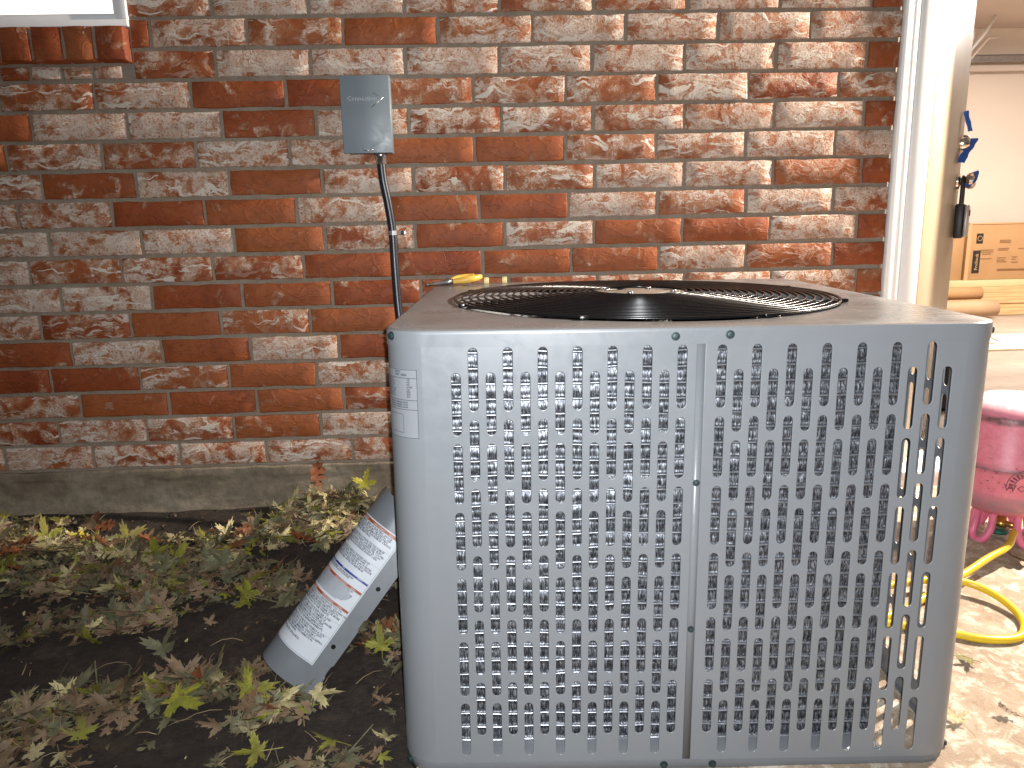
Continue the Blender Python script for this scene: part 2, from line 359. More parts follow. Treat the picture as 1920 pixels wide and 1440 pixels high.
M['pink'] = mat_pink(); M['pinkplain'] = simple('pink_collar_paint',(.68,.16,.27),.42,0,.15,25)
def mat_emit(name, col, st):
    t = NT(name); return t.out(col, .5, 0, None, Emission_Color=(*col,1), Emission_Strength=st)
for k_,v_ in (('blackin',.12),('black',.35)):
    M[k_].node_tree.nodes['Principled BSDF'].inputs['Specular IOR Level'].default_value = v_
M['glow'] = mat_emit('lit_blind',(1.0,.93,.84),1.6)
M['lampglass'] = mat_emit('lit_lamp_glass',(1.0,.85,.65),8)
def mat_glass():
    t = NT('window_glass'); t.b.inputs['Transmission Weight'].default_value = 1; return t.out((1,1,1), .02)
M['glass'] = mat_glass()
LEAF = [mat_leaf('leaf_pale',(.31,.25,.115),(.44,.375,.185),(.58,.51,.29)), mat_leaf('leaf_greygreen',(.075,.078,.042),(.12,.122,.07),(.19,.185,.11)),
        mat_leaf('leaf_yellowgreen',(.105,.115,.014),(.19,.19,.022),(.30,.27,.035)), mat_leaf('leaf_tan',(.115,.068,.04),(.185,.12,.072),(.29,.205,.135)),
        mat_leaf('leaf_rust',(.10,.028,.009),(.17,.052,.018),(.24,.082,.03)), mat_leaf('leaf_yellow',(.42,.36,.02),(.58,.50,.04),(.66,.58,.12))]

# ------------------------------------------------------------------ ground
def ground_z(x, y):
    z = -.795+.065*y
    return z
def soil_z(x, y):
    z = ground_z(x,y)
    z += noise.noise(Vector((x*3.1,y*3.1,1.7)))*.006 + noise.noise(Vector((x*11,y*11,4.2)))*.005
    z += .022*math.exp(-((x+1.66)/.16)**2-((y+.05)/.10)**2)
    if x > -1.36: z = min(z, ground_z(x,y)-.004+.0*x)
    return z
def sheet(name, x0, x1, y0, y1, nx, ny, fz, mat):
    bm = bmesh.new(); g = []
    for j in range(ny+1):
        g.append([bm.verts.new((x0+(x1-x0)*i/nx, y0+(y1-y0)*j/ny, fz(x0+(x1-x0)*i/nx, y0+(y1-y0)*j/ny))) for i in range(nx+1)])
    for j in range(ny):
        for i in range(nx): bm.faces.new((g[j][i],g[j][i+1],g[j+1][i+1],g[j+1][i]))
    return link_bm(name, bm, mat, None, 60)
soil = tag(sheet('soil', -4.2, -1.27, -2.6, .0, 200, 170, soil_z, M['soil']), kind='structure')
slab = tag(sheet('concrete_slab', -1.30, 5.5, -2.6, .10, 200, 90, lambda x,y: ground_z(x,y)+.003+noise.noise(Vector((x*7,y*7,9)))*.003, M['slab']), kind='structure')
far = bmesh.new()
box(far, (-60,-60,-1.2), (60,60,-1.05)); tag(link_bm('ground', far, M['soil']), kind='structure')
gf = bmesh.new(); box(gf, (-.6,.10,-.95), (5.6,4.6,-.790)); tag(link_bm('garage_floor', gf, M['floor']), kind='structure')

# ------------------------------------------------------------------ brick wall
PX, CZ, Z0 = .254, .0773880, .578138
BH, JV = .0665, .0095
wall = empty('brick_wall', (0,0,-.80)); wall.location = (-1.5,0,-.80)
tag(wall, 'red brick house wall with patchy white lime wash above a grey concrete footing', 'wall')
wall_children = []
def wparent(o):
    o.parent = wall; o.matrix_parent_inverse = wall.matrix_basis.inverted(); return o
def mortar_bed():
    bm = bmesh.new()
    # rough-faced bed, with the window opening left out
    nx, nz = 330, 110; x0,x1,z0,z1 = -4.2,-.004,-.664,1.0
    def fy(x,z): return .0052+noise.noise(Vector((x*40,z*40,2)))*.0012
    V = {}
    def v(i,j):
        if (i,j) not in V:
            x = x0+(x1-x0)*i/nx; z = z0+(z1-z0)*j/nz; V[(i,j)] = bm.verts.new((x,fy(x,z),z))
        return V[(i,j)]
    for i in range(nx):
        for j in range(nz):
            xc = x0+(x1-x0)*(i+.5)/nx; zc = z0+(z1-z0)*(j+.5)/nz
            if -3.30 < xc < -2.088 and zc > .553: continue
            bm.faces.new((v(i,j),v(i+1,j),v(i+1,j+1),v(i,j+1)))
    # body behind it
    box(bm, (-4.2,.0125,-.664),(-3.30,.12,1.0)); box(bm, (-3.30,.0125,-.664),(-2.084,.12,.545)); box(bm, (-2.084,.0125,-.664),(-.004,.12,1.0))
    box(bm, (-.010,.001,-.664),(-.0035,.0125,1.0))
    return link_bm('mortar_bed', bm, M['mortar'], None, 40)
wparent(mortar_bed())
def brick(cx, cz, w, h, wash, seed, mat=None, yoff=0., dep=.05, nx=7, nz=4, name='brick'):
    nx = max(nx+1,4)
    rnd = random.Random(seed); bm = bmesh.new(); g = []
    prot = rnd.uniform(-.0012,.0012)-.0005+yoff; tilt = rnd.uniform(-.004,.004)
    for j in range(nz+1):
        row = []
        for i in range(nx+1):
            ed = 0; x = -w/2 if i==0 else w/2 if i==nx else -w/2+.0025+(w-.005)*(i-1)/(nx-2)
            z = -h/2 if j==0 else h/2 if j==nz else -h/2+.0025+(h-.005)*(j-1)/(nz-2)
            if i in (0,nx): x += rnd.uniform(-.0020,.0014); ed = 1
            if j in (0,nz): z += rnd.uniform(-.0019,.0013); ed = 1
            y = prot + tilt*x + rnd.uniform(-.0009,.0009) + (.0016 if ed else 0)
            row.append(bm.verts.new((x,y,z)))
        g.append(row)
    for j in range(nz):
        for i in range(nx): bm.faces.new((g[j][i],g[j][i+1],g[j+1][i+1],g[j+1][i]))
    rim = [g[0][i] for i in range(nx+1)]+[g[j][nx] for j in range(1,nz+1)]+[g[nz][i] for i in range(nx-1,-1,-1)]+[g[j][0] for j in range(nz-1,0,-1)]
    back = [bm.verts.new((v.co.x*1.0, .009 if dep<.06 else dep, v.co.z)) for v in rim]
    n = len(rim)
    for k in range(n): bm.faces.new((rim[(k+1)%n],rim[k],back[k],back[(k+1)%n]))
    o = link_bm(name, bm, mat or M['brick'], None, 40)
    o.location = (cx,0,cz); wparent(o); o.color = (max(0,min(1,wash)), rnd.random(), rnd.random(), 1)
    return o
# first joint of each course (metres) and how white each brick is, left to right from x = OFF
FJ = {0:-1.8656,1:-2.0318,2:-1.8692,3:-2.1966,4:-2.3746,5:-2.4517,6:-2.3697,7:-2.4449,8:-2.3726,9:-2.4385,10:-2.3632,11:-2.4310,12:-2.3539,13:-2.4239,14:-2.3508,15:-2.4235,16:-2.5887}
WASH = {0:[5,8,9,7,6,5,8,7,1],1:[1,7,4,0,7,8,7,7,7],2:[3,8,8,8,8,8,7,7,1],3:[4,6,0,1,4,5,5,7,4,7],4:[1,8,8,2,8,5,6,6,6,8,1],
 5:[1,6,3,7,7,0,0,5,8,8,8],6:[5,2,7,0,8,5,5,8,8,3,1],7:[7,7,0,0,7,0,0,8,4,8,7],8:[7,7,8,0,6,0,7,1,2,8,1],9:[7,5,5,3,0,1,0,1,7,3,2],
 10:[8,8,0,1,2,2,4,5,5,7,1],11:[8,4,0,4,0,3,1,5,2,6,3],12:[1,8,0,8,0,2,6,1,5,4,1],13:[1,0,4,0,6,1,5,2,7,3,4],14:[5,0,0,0,3,1,2,6,0,4,1],15:[5,6,5,2,8,6,4,7,5,6,4],16:[7,7,7,7,7,6,7,5,7,6,7]}
nb = 0
for k in range(-2,17):
    zc = Z0-k*CZ+CZ/2
    if k < 0: fj = FJ[k+2]; wl = [random.choice([0,2,5,7,8,8]) for _ in range(10)]
    else: fj = FJ[k]; wl = WASH[k]
    joints = [fj]; 
    while joints[-1]+PX < -.07: joints.append(joints[-1]+PX)
    joints.append(0.0045)
    left = fj-PX
    inwin = zc > .553
    if inwin or k in (0,1,2) or k < 0: left = -2.082-JV/2 if (k <= 2) else left
    edges = [left]+joints
    if k <= 2 and k >= 0 and edges[1]-edges[0] > .26: edges.insert(1, edges[1]-PX)
    if k > 2: edges = [left-PX]+edges; wl = [random.choice([1,5,7])]+wl
    for i in range(len(edges)-1):
        a, b = edges[i]+JV/2, edges[i+1]-JV/2
        wv = wl[i] if i < len(wl) else random.choice([1,4,7])
        w = (wv+random.uniform(-.3,.3))/9
        brick((a+b)/2, zc+random.uniform(-.0006,.0006), b-a, BH+random.uniform(-.0012,.0012), w, 1000+k*40+i, nx=max(3,int((b-a)/.034))); nb += 1
# window sill: soldier bricks set forward and sloping, cut bricks beneath
SJ = [-2.083-.0815*i for i in range(7)]
for i in range(6):
    b, a = SJ[i]-.004, SJ[i+1]+.005
    o = brick((a+b)/2, .510, b-a, .083, [.12,.10,.12,.08,.1,.1][i], 5000+i, yoff=-.034, dep=.09, nx=3, nz=4)
    c = brick((a+b)/2-.03, .4445, b-a-.002, .031, [.85,.6,.9,.3,.7,.6][i], 5100+i, nx=3, nz=3); nb += 2
bm = bmesh.new(); box(bm, (-2.62,-.026,.4735),(-2.0905,.0100,.5485)); wparent(link_bm('mortar_bed', bm, M['mortar']))
# foundation
bm = bmesh.new(); g = []
nx, nz = 420, 50
for j in range(nz+1):
    row = []
    for i in range(nx+1):
        x = -4.2+4.2*i/nx; t = j/nz; z = -.95+(-.6645+.95)*t
        y = -.004+noise.noise(Vector((x*5,z*14,3)))*.005+noise.noise(Vector((x*25,z*40,8)))*.0015
        if t > .93: z += noise.noise(Vector((x*18,0,5)))*.004; y += .000
        if t > .90+.05*noise.noise(Vector((x*7,3,5))): y -= .0055*max(0,noise.noise(Vector((x*5,1,5)))+.55)
        row.append(bm.verts.new((x,y,z)))
    g.append(row)
for j in range(nz):
    for i in range(nx): bm.faces.new((g[j][i],g[j][i+1],g[j+1][i+1],g[j+1][i]))
topb = [bm.verts.new((v.co.x,.011,v.co.z+.001)) for v in g[nz]]
for i in range(nx): bm.faces.new((g[nz][i],g[nz][i+1],topb[i+1],topb[i]))
wparent(link_bm('foundation', bm, M['found'], None, 50))
# window
wf = bmesh.new()
box(wf, (-3.30,-.012,.556),(-2.083,.05,.573), bevel=.002); box(wf, (-2.109,-.0125,.573),(-2.083,.05,1.0), bevel=.002)
box(wf, (-3.28,.006,.575),(-2.111,.045,.592), bevel=.002); box(wf, (-2.124,.0065,.592),(-2.111,.045,1.0), bevel=.002)
win = wparent(link_bm('window', wf, M['white'], None, 30))
bl = obox('lit_blind', (-3.27,.090,.590), (-2.118,.094,1.0), M['glow']); bl.parent = win; bl.matrix_parent_inverse = Matrix()
gp = obox('pane', (-3.27,.030,.592), (-2.126,.034,1.0), M['glass']); gp.parent = win
# door opening: casing, threshold, door leaf (swung inward on its left hinge)
casing = bmesh.new()
box(casing, (.0012,-.012,-.80),(.024,.016,1.0), bevel=.003); box(casing, (.024,-.0105,-.80),(.046,.0155,1.0), bevel=.004); box(casing, (.046,-.0125,-.80),(.100,.016,1.0), bevel=.003)
box(casing, (.004,.0165,-.80),(.100,.125,1.0), bevel=.002); box(casing, (.100,.065,-.80),(.112,.125,1.0), bevel=.002)
wparent(link_bm('door_frame', casing, M['trim'], None, 30))
cr = bmesh.new(); box(cr, (.965,-.014,-.80),(1.065,.016,1.0), bevel=.004); box(cr, (.965,.0165,-.80),(1.06,.125,1.0), bevel=.002)
wparent(link_bm('door_frame', cr, M['trim'], None, 30))
th = bmesh.new(); box(th, (.101,-.02,-.80),(.964,.20,-.745), bevel=.004); wparent(link_bm('threshold', th, M['trim'], None, 30))
DA = R(51.6); DM = T(Vector((.128,.03,0))) @ Rot(DA,'Z')
def door_face():
    bm = bmesh.new(); box(bm, (0,0,-.735),(.80,.042,1.25), bevel=.002)
    return bm
door = wparent(link_bm('door', door_face(), M['door'], None, 30)); 
door.matrix_parent_inverse = wall.matrix_basis.inverted(); door.matrix_basis = DM
def dchild(name, bm, mat, sm=35):
    o = link_bm(name, bm, mat, None, sm); o.parent = door; return o
KZ, DZ = .150, .284
RX = Rot(PI/2,'X')
bm = bmesh.new(); lathe(bm, [(0,0),(.031,0),(.030,.006),(.014,.010),(.011,.020),(.013,.024),(.024,.029),(.030,.040),(.028,.051),(.018,.058),(0,.060)], 24, M=T((.735,-.0005,KZ)) @ RX); dchild('door_knob', bm, M['chrome'])
bm = bmesh.new(); lathe(bm, [(0,0),(.030,0),(.030,.010),(.026,.022),(.020,.030),(0,.031)], 24, M=T((.735,-.0005,DZ)) @ RX); dchild('deadbolt', bm, M['chrome'])
# right-hand wall beyond the opening
rw = bmesh.new(); box(rw, (1.066,.006,-.86),(2.6,.12,1.0)); wr = wparent(link_bm('mortar_bed', rw, M['mortar']))
bm = bmesh.new()
for k in range(-4,17):
    x = 1.07+(.127 if k%2 else 0)
    if k%2: box(bm, (1.07,-.001,Z0-k*CZ+.006),(1.07+.118,.01,Z0-k*CZ+BH+.005))
    while x < 2.4: box(bm, (x,-.001,Z0-k*CZ+.006),(x+PX-JV,.01,Z0-k*CZ+BH+.005)); x += PX
o = wparent(link_bm('side_brickwork', bm, M['brick'])); o['kind'] = 'stuff'; o.color = (.6,.3,.4,1)
# porch lamp fixture
lt = empty('porch_lamp', (1.22,-.002,.98)); tag(lt, 'unseen lit porch lantern, assumed on the brick wall right of the open door', 'wall lamp')
obox('back_plate', (-.05,-.018,-.07),(.05,-.001,.07), M['darksteel'], lt, .004)
obox('arm', (-.008,-.085,.058),(.008,-.0181,.072), M['darksteel'], lt, .003)
bm = bmesh.new(); lathe(bm, [(0,.10),(.02,.095),(.085,.062),(.085,.056),(0,.058)], 20, c=(0,-.113,0)); link_bm('lamp_hood', bm, M['darksteel'], lt, 40)

# ------------------------------------------------------------------ garage interior
def st(name, a, b, mat): return tag(obox(name, a, b, mat), kind='structure')
st('garage_back_wall', (-.6,4.60,-.95),(5.6,4.72,1.9), M['gwall']); st('garage_side_wall', (5.48,.12,-.95),(5.6,4.60,1.9), M['gwall']); st('garage_side_wall', (-.72,.12,-.95),(-.60,4.60,1.9), M['gwall'])
st('garage_ceiling', (-.72,.12,1.655),(5.6,4.60,1.76), M['gceil']); 
cl = empty('ceiling_light', (2.9,2.3,1.655)); tag(cl, 'ceiling light fitting inside the garage', 'ceiling light')
obox('housing', (-.5,-.12,-.05),(.5,.12,-.001), M['white'], cl, .004)
# overhead-door track along the back wall
tr = empty('door_track', (3.0,4.5,1.36)); tag(tr, 'grey metal overhead door track running level along the garage wall', 'track')
bm = bmesh.new(); box(bm, (-.75,0,.0),(2.3,.004,.058)); box(bm, (-.75,-.028,.054),(2.3,0,.058)); box(bm, (-.75,-.028,-.004),(2.3,.004,.0)); link_bm('rail', bm, M['rail'], tr)
obox('spacer_board', (-.75,.012,-.070),(2.3,.05,-.022), M['gceil'], tr, .002)
hb = empty('hanging_bracket', (3.02,4.2,1.56)); tag(hb, 'white diagonal metal bracket hanging from the garage ceiling', 'bracket')
bm = bmesh.new(); tube(bm, [(-.35,.1,-.50),(-.02,0,-.03),(.05,0,.09)], .013, 8); link_bm('strut', bm, M['white'], hb, 40)
bm = bmesh.new(); tube(bm, [(-.30,.14,-.52),(.03,.04,-.07),(.12,.04,-.06)], .012, 8); link_bm('strut', bm, M['gceil'], hb, 40)
obox('lug', (-.18,-.02,-.09),(-.12,.02,-.03), M['white'], hb, .006)
# cardboard box on lumber
cb = empty('cardboard_box', (3.05,4.24,-.492)); tag(cb, 'long brown cardboard box with black printed strips standing on the pine boards', 'box')
bm = bmesh.new(); box(bm, (0,0,0),(1.5,.30,.478), bevel=.002); link_bm('carton', bm, M['card'], cb, 30)
bm = bmesh.new(); box(bm, (-.004,-.0035,.0),(.030,-.0005,.478)); link_bm('corner_fold', bm, M['cardedge'], cb)
bm = bmesh.new(); box(bm, (0,-.006,.478),(1.5,.31,.490)); 
link_bm('flap', bm, M['cardedge'], cb)
bm = bmesh.new()
vs = [bm.verts.new(p) for p in ((-.002,-.0045,.478),(-.002,.10,.478),(-.17,.11,.43),(-.16,.02,.40))]; bm.faces.new(vs); 
for v in [bm.verts.new((q.co.x,q.co.y,q.co.z-.003)) for q in vs]: pass
link_bm('flap', bm, M['card'], cb)
obox('carton_side', (-.16,.03,0),(-.006,.30,.40), M['card'], cb, .002)
bm = bmesh.new(); box(bm, (.060,-.0045,.06),(.125,-.0025,.255)); box(bm, (.078,-.0045,.315),(.135,-.0025,.400)); link_bm('printed_strip', bm, M['ink'], cb)
bm = bmesh.new(); add_text(bm, 'ProStock', .038, T((.106,-.0062,.085)) @ RX @ Rot(PI/2,'Z'), bold=.0006); 
tube(bm, [(.106+.020*math.cos(a),-.0058,.358+.020*math.sin(a)) for a in [2*PI*i/16 for i in range(16)]], .0025, 4, closed=True)
link_bm('lettering', bm, M['cardedge'], cb)['kind'] = 'stuff'
bm = bmesh.new()
box(bm, (.29,-.0045,.318),(.385,-.003,.342)); 
for i,(x,z,w) in enumerate(((.12,.255,.12),(.13,.238,.11),(.14,.22,.08),(.12,.18,.11),(.28,.265,.10),(.28,.252,.09),(.46,.262,.05),(.28,.185,.08),(.28,.165,.07),(.28,.15,.09),(.41,.19,.05),(.41,.17,.04),(.41,.145,.06),(.29,.085,.30),(.29,.075,.27))): box(bm, (x,-.0042,z),(x+w,-.0030,z+.006))
link_bm('faint_print', bm, M['inkfaint'], cb)['kind'] = 'stuff'
def board(x0,x1,y0,y1,z0,z1,mat,label):
    o = obox('pine_board', (0,0,0),(x1-x0,y1-y0,z1-z0), mat, None, .003); o.location = (x0,y0,z0); tag(o, label, 'board', 'boards stacked on the garage floor')
board(2.5,4.9,4.20,4.56,-.552,-.494,M['wood2'],'greenish top board of the lumber stack directly under the cardboard box')
board(2.6,5.0,4.17,4.55,-.602,-.553,M['wood'],'second board down in the lumber stack below the greenish one')
board(2.6,5.0,4.16,4.55,-.640,-.603,M['wood'],'third thin board down in the lumber stack')
board(2.6,5.0,4.13,4.55,-.692,-.641,M['wood'],'knotty board low in the lumber stack, darker orange along its lower edge')
board(2.6,5.0,4.14,4.55,-.732,-.693,M['wood'],'narrow board second from the floor in the lumber stack')
board(2.6,5.0,4.05,4.55,-.786,-.733,M['wood'],'bottom board of the stack lying on the garage floor, pale and furthest forward')
bm = bmesh.new(); tube(bm, [(-.75,0,0),(-.2,0,0),(.0,0,0)], [.068,.069,.068], 24); o = link_bm('paper_roll', bm, M['paper'], None, 40); o.location = (3.12,3.90,-.705); tag(o, 'large pale kraft paper roll on the floor in front of the boards', 'paper roll')
bm = bmesh.new(); tube(bm, [(-.75,0,0),(-.2,0,0),(.0,0,0)], .052, 24); o = link_bm('paper_roll', bm, M['card'], None, 40); o.location = (3.03,3.98,-.585); tag(o, 'darker brown paper roll resting on top of the pale roll', 'paper roll')
o = obox('floor_light_patch', (0,0,0),(1.8,.62,.012), M['floorlight'], None, .002); o.location = (1.75,2.30,-.789); tag(o, 'thin pale sheet standing in for a patch of light on the garage floor, with a dry leaf on it', 'board')  # pale sheet laid on the floor as its pool of light
tb = empty('tool_bag', (.70,.95,-.789)); tag(tb, 'black tool bag on the floor just inside the door, glimpsed through the grille slots', 'bag')
bm = bmesh.new(); box(bm, (-.20,-.09,0),(.14,.11,.23), bevel=.02); link_bm('body', bm, M['lockblack'], tb, 40)
bm = bmesh.new(); tube(bm, catmull([(-.13,.01,.225),(-.11,.01,.29),(.06,.01,.29),(.08,.01,.225)],6), .010, 8); link_bm('handle', bm, M['yellow'], tb, 40)

# lock box on the knob, masking tape pieces on the hardware
def dworld(p): return DM @ Vector(p)
lb = empty('lock_box', dworld((.735,-.024,KZ-.04))); lb.rotation_euler = (0,0,DA); tag(lb, 'black and grey key lock box hanging from the door knob', 'lock box')
bm = bmesh.new(); box(bm, (-.032,-.010,-.165),(.032,.020,-.040), bevel=.007); link_bm('case', bm, M['lockblack'], lb, 40)
bm = bmesh.new(); box(bm, (-.030,-.024,-.160),(.030,-.0102,-.045), bevel=.005); link_bm('front_plate', bm, M['lockgrey'], lb, 40)
bm = bmesh.new(); box(bm, (-.014,-.027,-.085),(.014,-.0242,-.063), bevel=.001); link_bm('dial_window', bm, M['darksteel'], lb, 40)
bm = bmesh.new(); tube(bm, catmull([(-.017,.004,-.05),(-.018,.004,.02),(-.014,.004,.048),(0,.004,.056),(.014,.004,.048),(.018,.004,.02),(.017,.004,-.05)],5), .0065, 8); link_bm('shackle', bm, M['lockblack'], lb, 40)
def tape(pts, label, w=.010):
    bm = bmesh.new(); P = catmull(pts, 5); prev = None
    for i,p in enumerate(P):
        t = (P[min(i+1,len(P)-1)]-P[max(i-1,0)]).normalized(); s = Vector((.25,1,.1)); s = (s-t*s.dot(t)); s = s.normalized() if s.length>.2 else Vector((.7,0,.7))
        ww = w*(1+.12*math.sin(i*.9)); n = t.cross(s).normalized()*.0006
        q = [bm.verts.new(p+s*ww+n), bm.verts.new(p-s*ww+n), bm.verts.new(p-s*ww-n), bm.verts.new(p+s*ww-n)]
        if prev:
            for k in range(4): bm.faces.new((prev[k],prev[(k+1)%4],q[(k+1)%4],q[k]))
        prev = q
    o = link_bm('masking_tape', bm, M['tape']); o.matrix_world = DM; tag(o, label, 'tape')
tape([(.700,-.010,.392),(.705,-.014,.372),(.722,-.020,.350),(.735,-.026,.325)], 'small twisted blue tape strip stuck on the door above the deadbolt', .008)
tape([(.745,-.040,.300),(.735,-.036,.282),(.722,-.026,.262),(.712,-.016,.240),(.705,-.010,.215)], 'blue tape hanging down across the deadbolt', .013)
tape([(.738,-.050,KZ+.032),(.728,-.054,KZ+.016),(.716,-.046,KZ-.002),(.708,-.034,KZ-.018)], 'blue tape wrapped over the round door knob', .013)

# ------------------------------------------------------------------ disconnect box, conduit and strap
db = empty('disconnect_box', (-1.464,-.002,.315)); tag(db, 'grey metal electrical disconnect box mounted on the brick wall', 'electrical box')
obox('enclosure', (-.061,-.072,-.094),(.061,0,.094), M['boxpaint'], db, .002)
bm = bmesh.new(); box(bm, (-.064,-.078,-.098),(.064,-.0725,.097), bevel=.0012); box(bm, (.0615,-.0722,-.098),(.064,-.03,.097)); link_bm('cover', bm, M['boxpaint'], db, 30)
M['emb'] = simple('embossed_highlight',(.42,.46,.49),.28)  # paler than the box: glints on the raised letters put into their colour
bm = bmesh.new(); me = text_bm('Connection', .0185, 'LEFT', 1, 1); 
add_text(bm, 'Connection', .0165, T((-.047,-.0786,.034)) @ RX); 
link_bm('embossed_word', bm, M['emb'], db)
bm = bmesh.new(); tube(bm, [(.022,-.0782,.052),(.047,-.0784,.041),(.016,-.0782,.017)], .0011, 6); link_bm('embossed_chevron', bm, M['zinc'], db, 40)
bm = bmesh.new(); tube(bm, catmull([(-.012,-.0775,-.089),(-.004,-.082,-.092),(.004,-.082,-.092),(.012,-.0775,-.089)],4), .0018, 6); link_bm('latch', bm, M['zinc'], db, 40)
cd = empty('conduit', (-1.437,-.04,.217)); tag(cd, 'black flexible conduit running down the bricks from the grey box', 'conduit')
bm = bmesh.new(); tube(bm, [Vector(p)-cd.location for p in catmull([(-1.437,-.038,.20),(-1.434,-.036,.15),(-1.424,-.030,.08),(-1.417,-.026,.008),(-1.415,-.030,-.09),(-1.411,-.036,-.20),(-1.400,-.05,-.33),(-1.385,-.09,-.45),(-1.34,-.16,-.53),(-1.27,-.24,-.56)],10)], .0118, 14); link_bm('tubing', bm, M['conduit'], cd, 60)
bm = bmesh.new(); lathe(bm, [(.0,.004),(.018,.004),(.018,-.006),(.015,-.008),(.015,-.024),(.0125,-.026),(0,-.026)], 6, c=(0.001,.002,0)); link_bm('connector', bm, M['zinc'], cd, 20)
sp = empty('conduit_strap', (-1.405,-.005,.008)); tag(sp, 'small zinc strap with a screw holding the conduit to the wall', 'strap')
bm = bmesh.new(); box(bm, (.004,-.003,-.006),(.022,0,.006), bevel=.001)
P = [(-.012+.0135*math.cos(a),-.021+.0135*math.sin(a)) for a in [R(60-30*i) for i in range(11)]]
for i in range(10):
    a,b = P[i],P[i+1]; f = [bm.verts.new((a[0],a[1],-.006)),bm.verts.new((b[0],b[1],-.006)),bm.verts.new((b[0],b[1],.006)),bm.verts.new((a[0],a[1],.006))]; bm.faces.new(f)
link_bm('band', bm, M['zinc'], sp, 50)
bm = bmesh.new(); lathe(bm, [(.0055,0),(.0055,.002),(.003,.0035),(0,.004)], 10, M=T((.014,-.003,0)) @ RX); link_bm('screw', bm, M['screw'], sp, 30)

# ------------------------------------------------------------------ air conditioner
AM = Matrix(((.99937,.03458,.00829,-.85189),(-.03462,.99939,.00506,-1.08786),(-.00811,-.00534,.99995,-.21129),(0,0,0,1)))
ac = empty('air_conditioner'); ac.matrix_world = AM @ T((-.0115,.451,-.662))
tag(ac, 'grey outdoor air conditioning unit with slotted sides and a round fan guard on top', 'air conditioner')
AI = T((.0115,-.451,.662))            # part coordinates are measured from the seam's top slot row
def acp(name, bm, mat, sm=35, parent=None):
    o = link_bm(name, bm, mat, None, sm)
    if parent: o.parent = parent
    else: o.parent = ac; o.matrix_basis = AI
    return o
XL, XR, YF, YB, RC = -.463, .440, 0.0, .862, .055
IN = .0254; RP = 4.2331*IN; G = 1.13377*IN
SH, SW = .0482, .0079
def slot(x, z, h=SH, w=SW, n=5):
    pts = []
    for i in range(n+1): a = PI*i/n; pts.append((x+w*math.cos(a), z+h-w+w*math.sin(a)))
    for i in range(n+1): a = PI+PI*i/n; pts.append((x+w*math.cos(a), z-h+w+w*math.sin(a)))
    return pts
def slotcols(sgn):
    out = []
    for k in range(14):
        x = sgn*(G+k*IN)
        A = (k%2==0)
        for r in range(6): out.append((x, -r*RP-(0 if A else 1.45*IN)))
    return out
PT, PB = .049, -.6335
def bent(bm, x0, sgn, arc=True):
    """bend plate lying in XZ (y=depth) around a vertical corner that starts at x0, going outward sgn"""
    L = RC*PI/2
    for i in range(1,9):
        xx = x0+sgn*L*i/8
        g = bm.verts[:]+bm.edges[:]+bm.faces[:]
        bmesh.ops.bisect_plane(bm, geom=g, dist=1e-6, plane_co=(xx,0,0), plane_no=(1,0,0))
    g = bm.verts[:]+bm.edges[:]+bm.faces[:]
    bmesh.ops.bisect_plane(bm, geom=g, dist=1e-6, plane_co=(x0,0,0), plane_no=(1,0,0))
    for v in bm.verts:
        s = (v.co.x-x0)*sgn
        if s > 0:
            d = v.co.y   # outward is -y
            if s < L: a = s/RC; rr = RC-d; v.co.x = x0+sgn*math.sin(a)*rr; v.co.y = RC-math.cos(a)*rr
            else: v.co.x = x0+sgn*(RC-d); v.co.y = RC+(s-L)
L = RC*PI/2
def sheet_shading(bm, fn):
    smooth(bm, 28)
    for f in bm.faces:
        if fn(f): f.smooth = False
def panel_front(sgn):
    xin = .0050 if sgn > 0 else -.0092
    xo = (XR-RC) if sgn > 0 else (XL+RC)
    xe = xo+sgn*(L+.012)
    a, b = min(xin,xe), max(xin,xe)
    bm = curve_plate([[(a,PB),(b,PB),(b,PT),(a,PT)]]+[slot(x,z) for x,z in slotcols(sgn)], .0002, .0011, 2)
    bmesh.ops.transform(bm, matrix=Matrix(((1,0,0,0),(0,0,-1,0),(0,1,0,0),(0,0,0,1))), verts=bm.verts)
    bent(bm, xo, sgn)
    sheet_shading(bm, lambda f: abs(f.normal.y) > .9995 and (f.calc_center_median().x-xo)*sgn < 0)
    return acp('front_panel', bm, M['paint'], None)
panel_front(-1); panel_front(1)
def panel_flat(name, y0, y1, M4, cols=True):
    loops = [[(y0,PB),(y1,PB),(y1,PT),(y0,PT)]]
    if cols:
        k = 0; y = y0+.040
        while y < y1-.03:
            for r in range(6): loops.append(slot(y, -r*RP-(0 if k%2 else 1.45*IN), n=4))
            y += IN; k += 1
    bm = curve_plate(loops, .0002, .0011, 1)
    bmesh.ops.transform(bm, matrix=M4 @ Matrix(((1,0,0,0),(0,0,-1,0),(0,1,0,0),(0,0,0,1))), verts=bm.verts)
    return acp(name, bm, M['paint'], 28)
panel_flat('side_panel', RC+.014, YB-RC, T((XR,0,0)) @ Rot(PI/2,'Z'))
panel_flat('side_panel', -(YB-RC), -(RC+.014), T((XL,0,0)) @ Rot(-PI/2,'Z'))
panel_flat('rear_panel', -(XR-RC), -(XL+RC), T((0,YB,0)) @ Rot(PI,'Z'))
for sx in (XL,XR):                      # rear corner posts
    bm = bmesh.new(); s = 1 if sx > 0 else -1; pv = None
    for i in range(9):
        a = PI/2*i/8; p = (sx-s*RC+s*math.cos(a)*RC, YB-RC+math.sin(a)*RC)
        q = (bm.verts.new((p[0],p[1],PB)), bm.verts.new((p[0],p[1],PT)))
        if pv: bm.faces.new((pv[0],q[0],q[1],pv[1]))
        pv = q
    acp('corner_post', bm, M['paint'], 60)
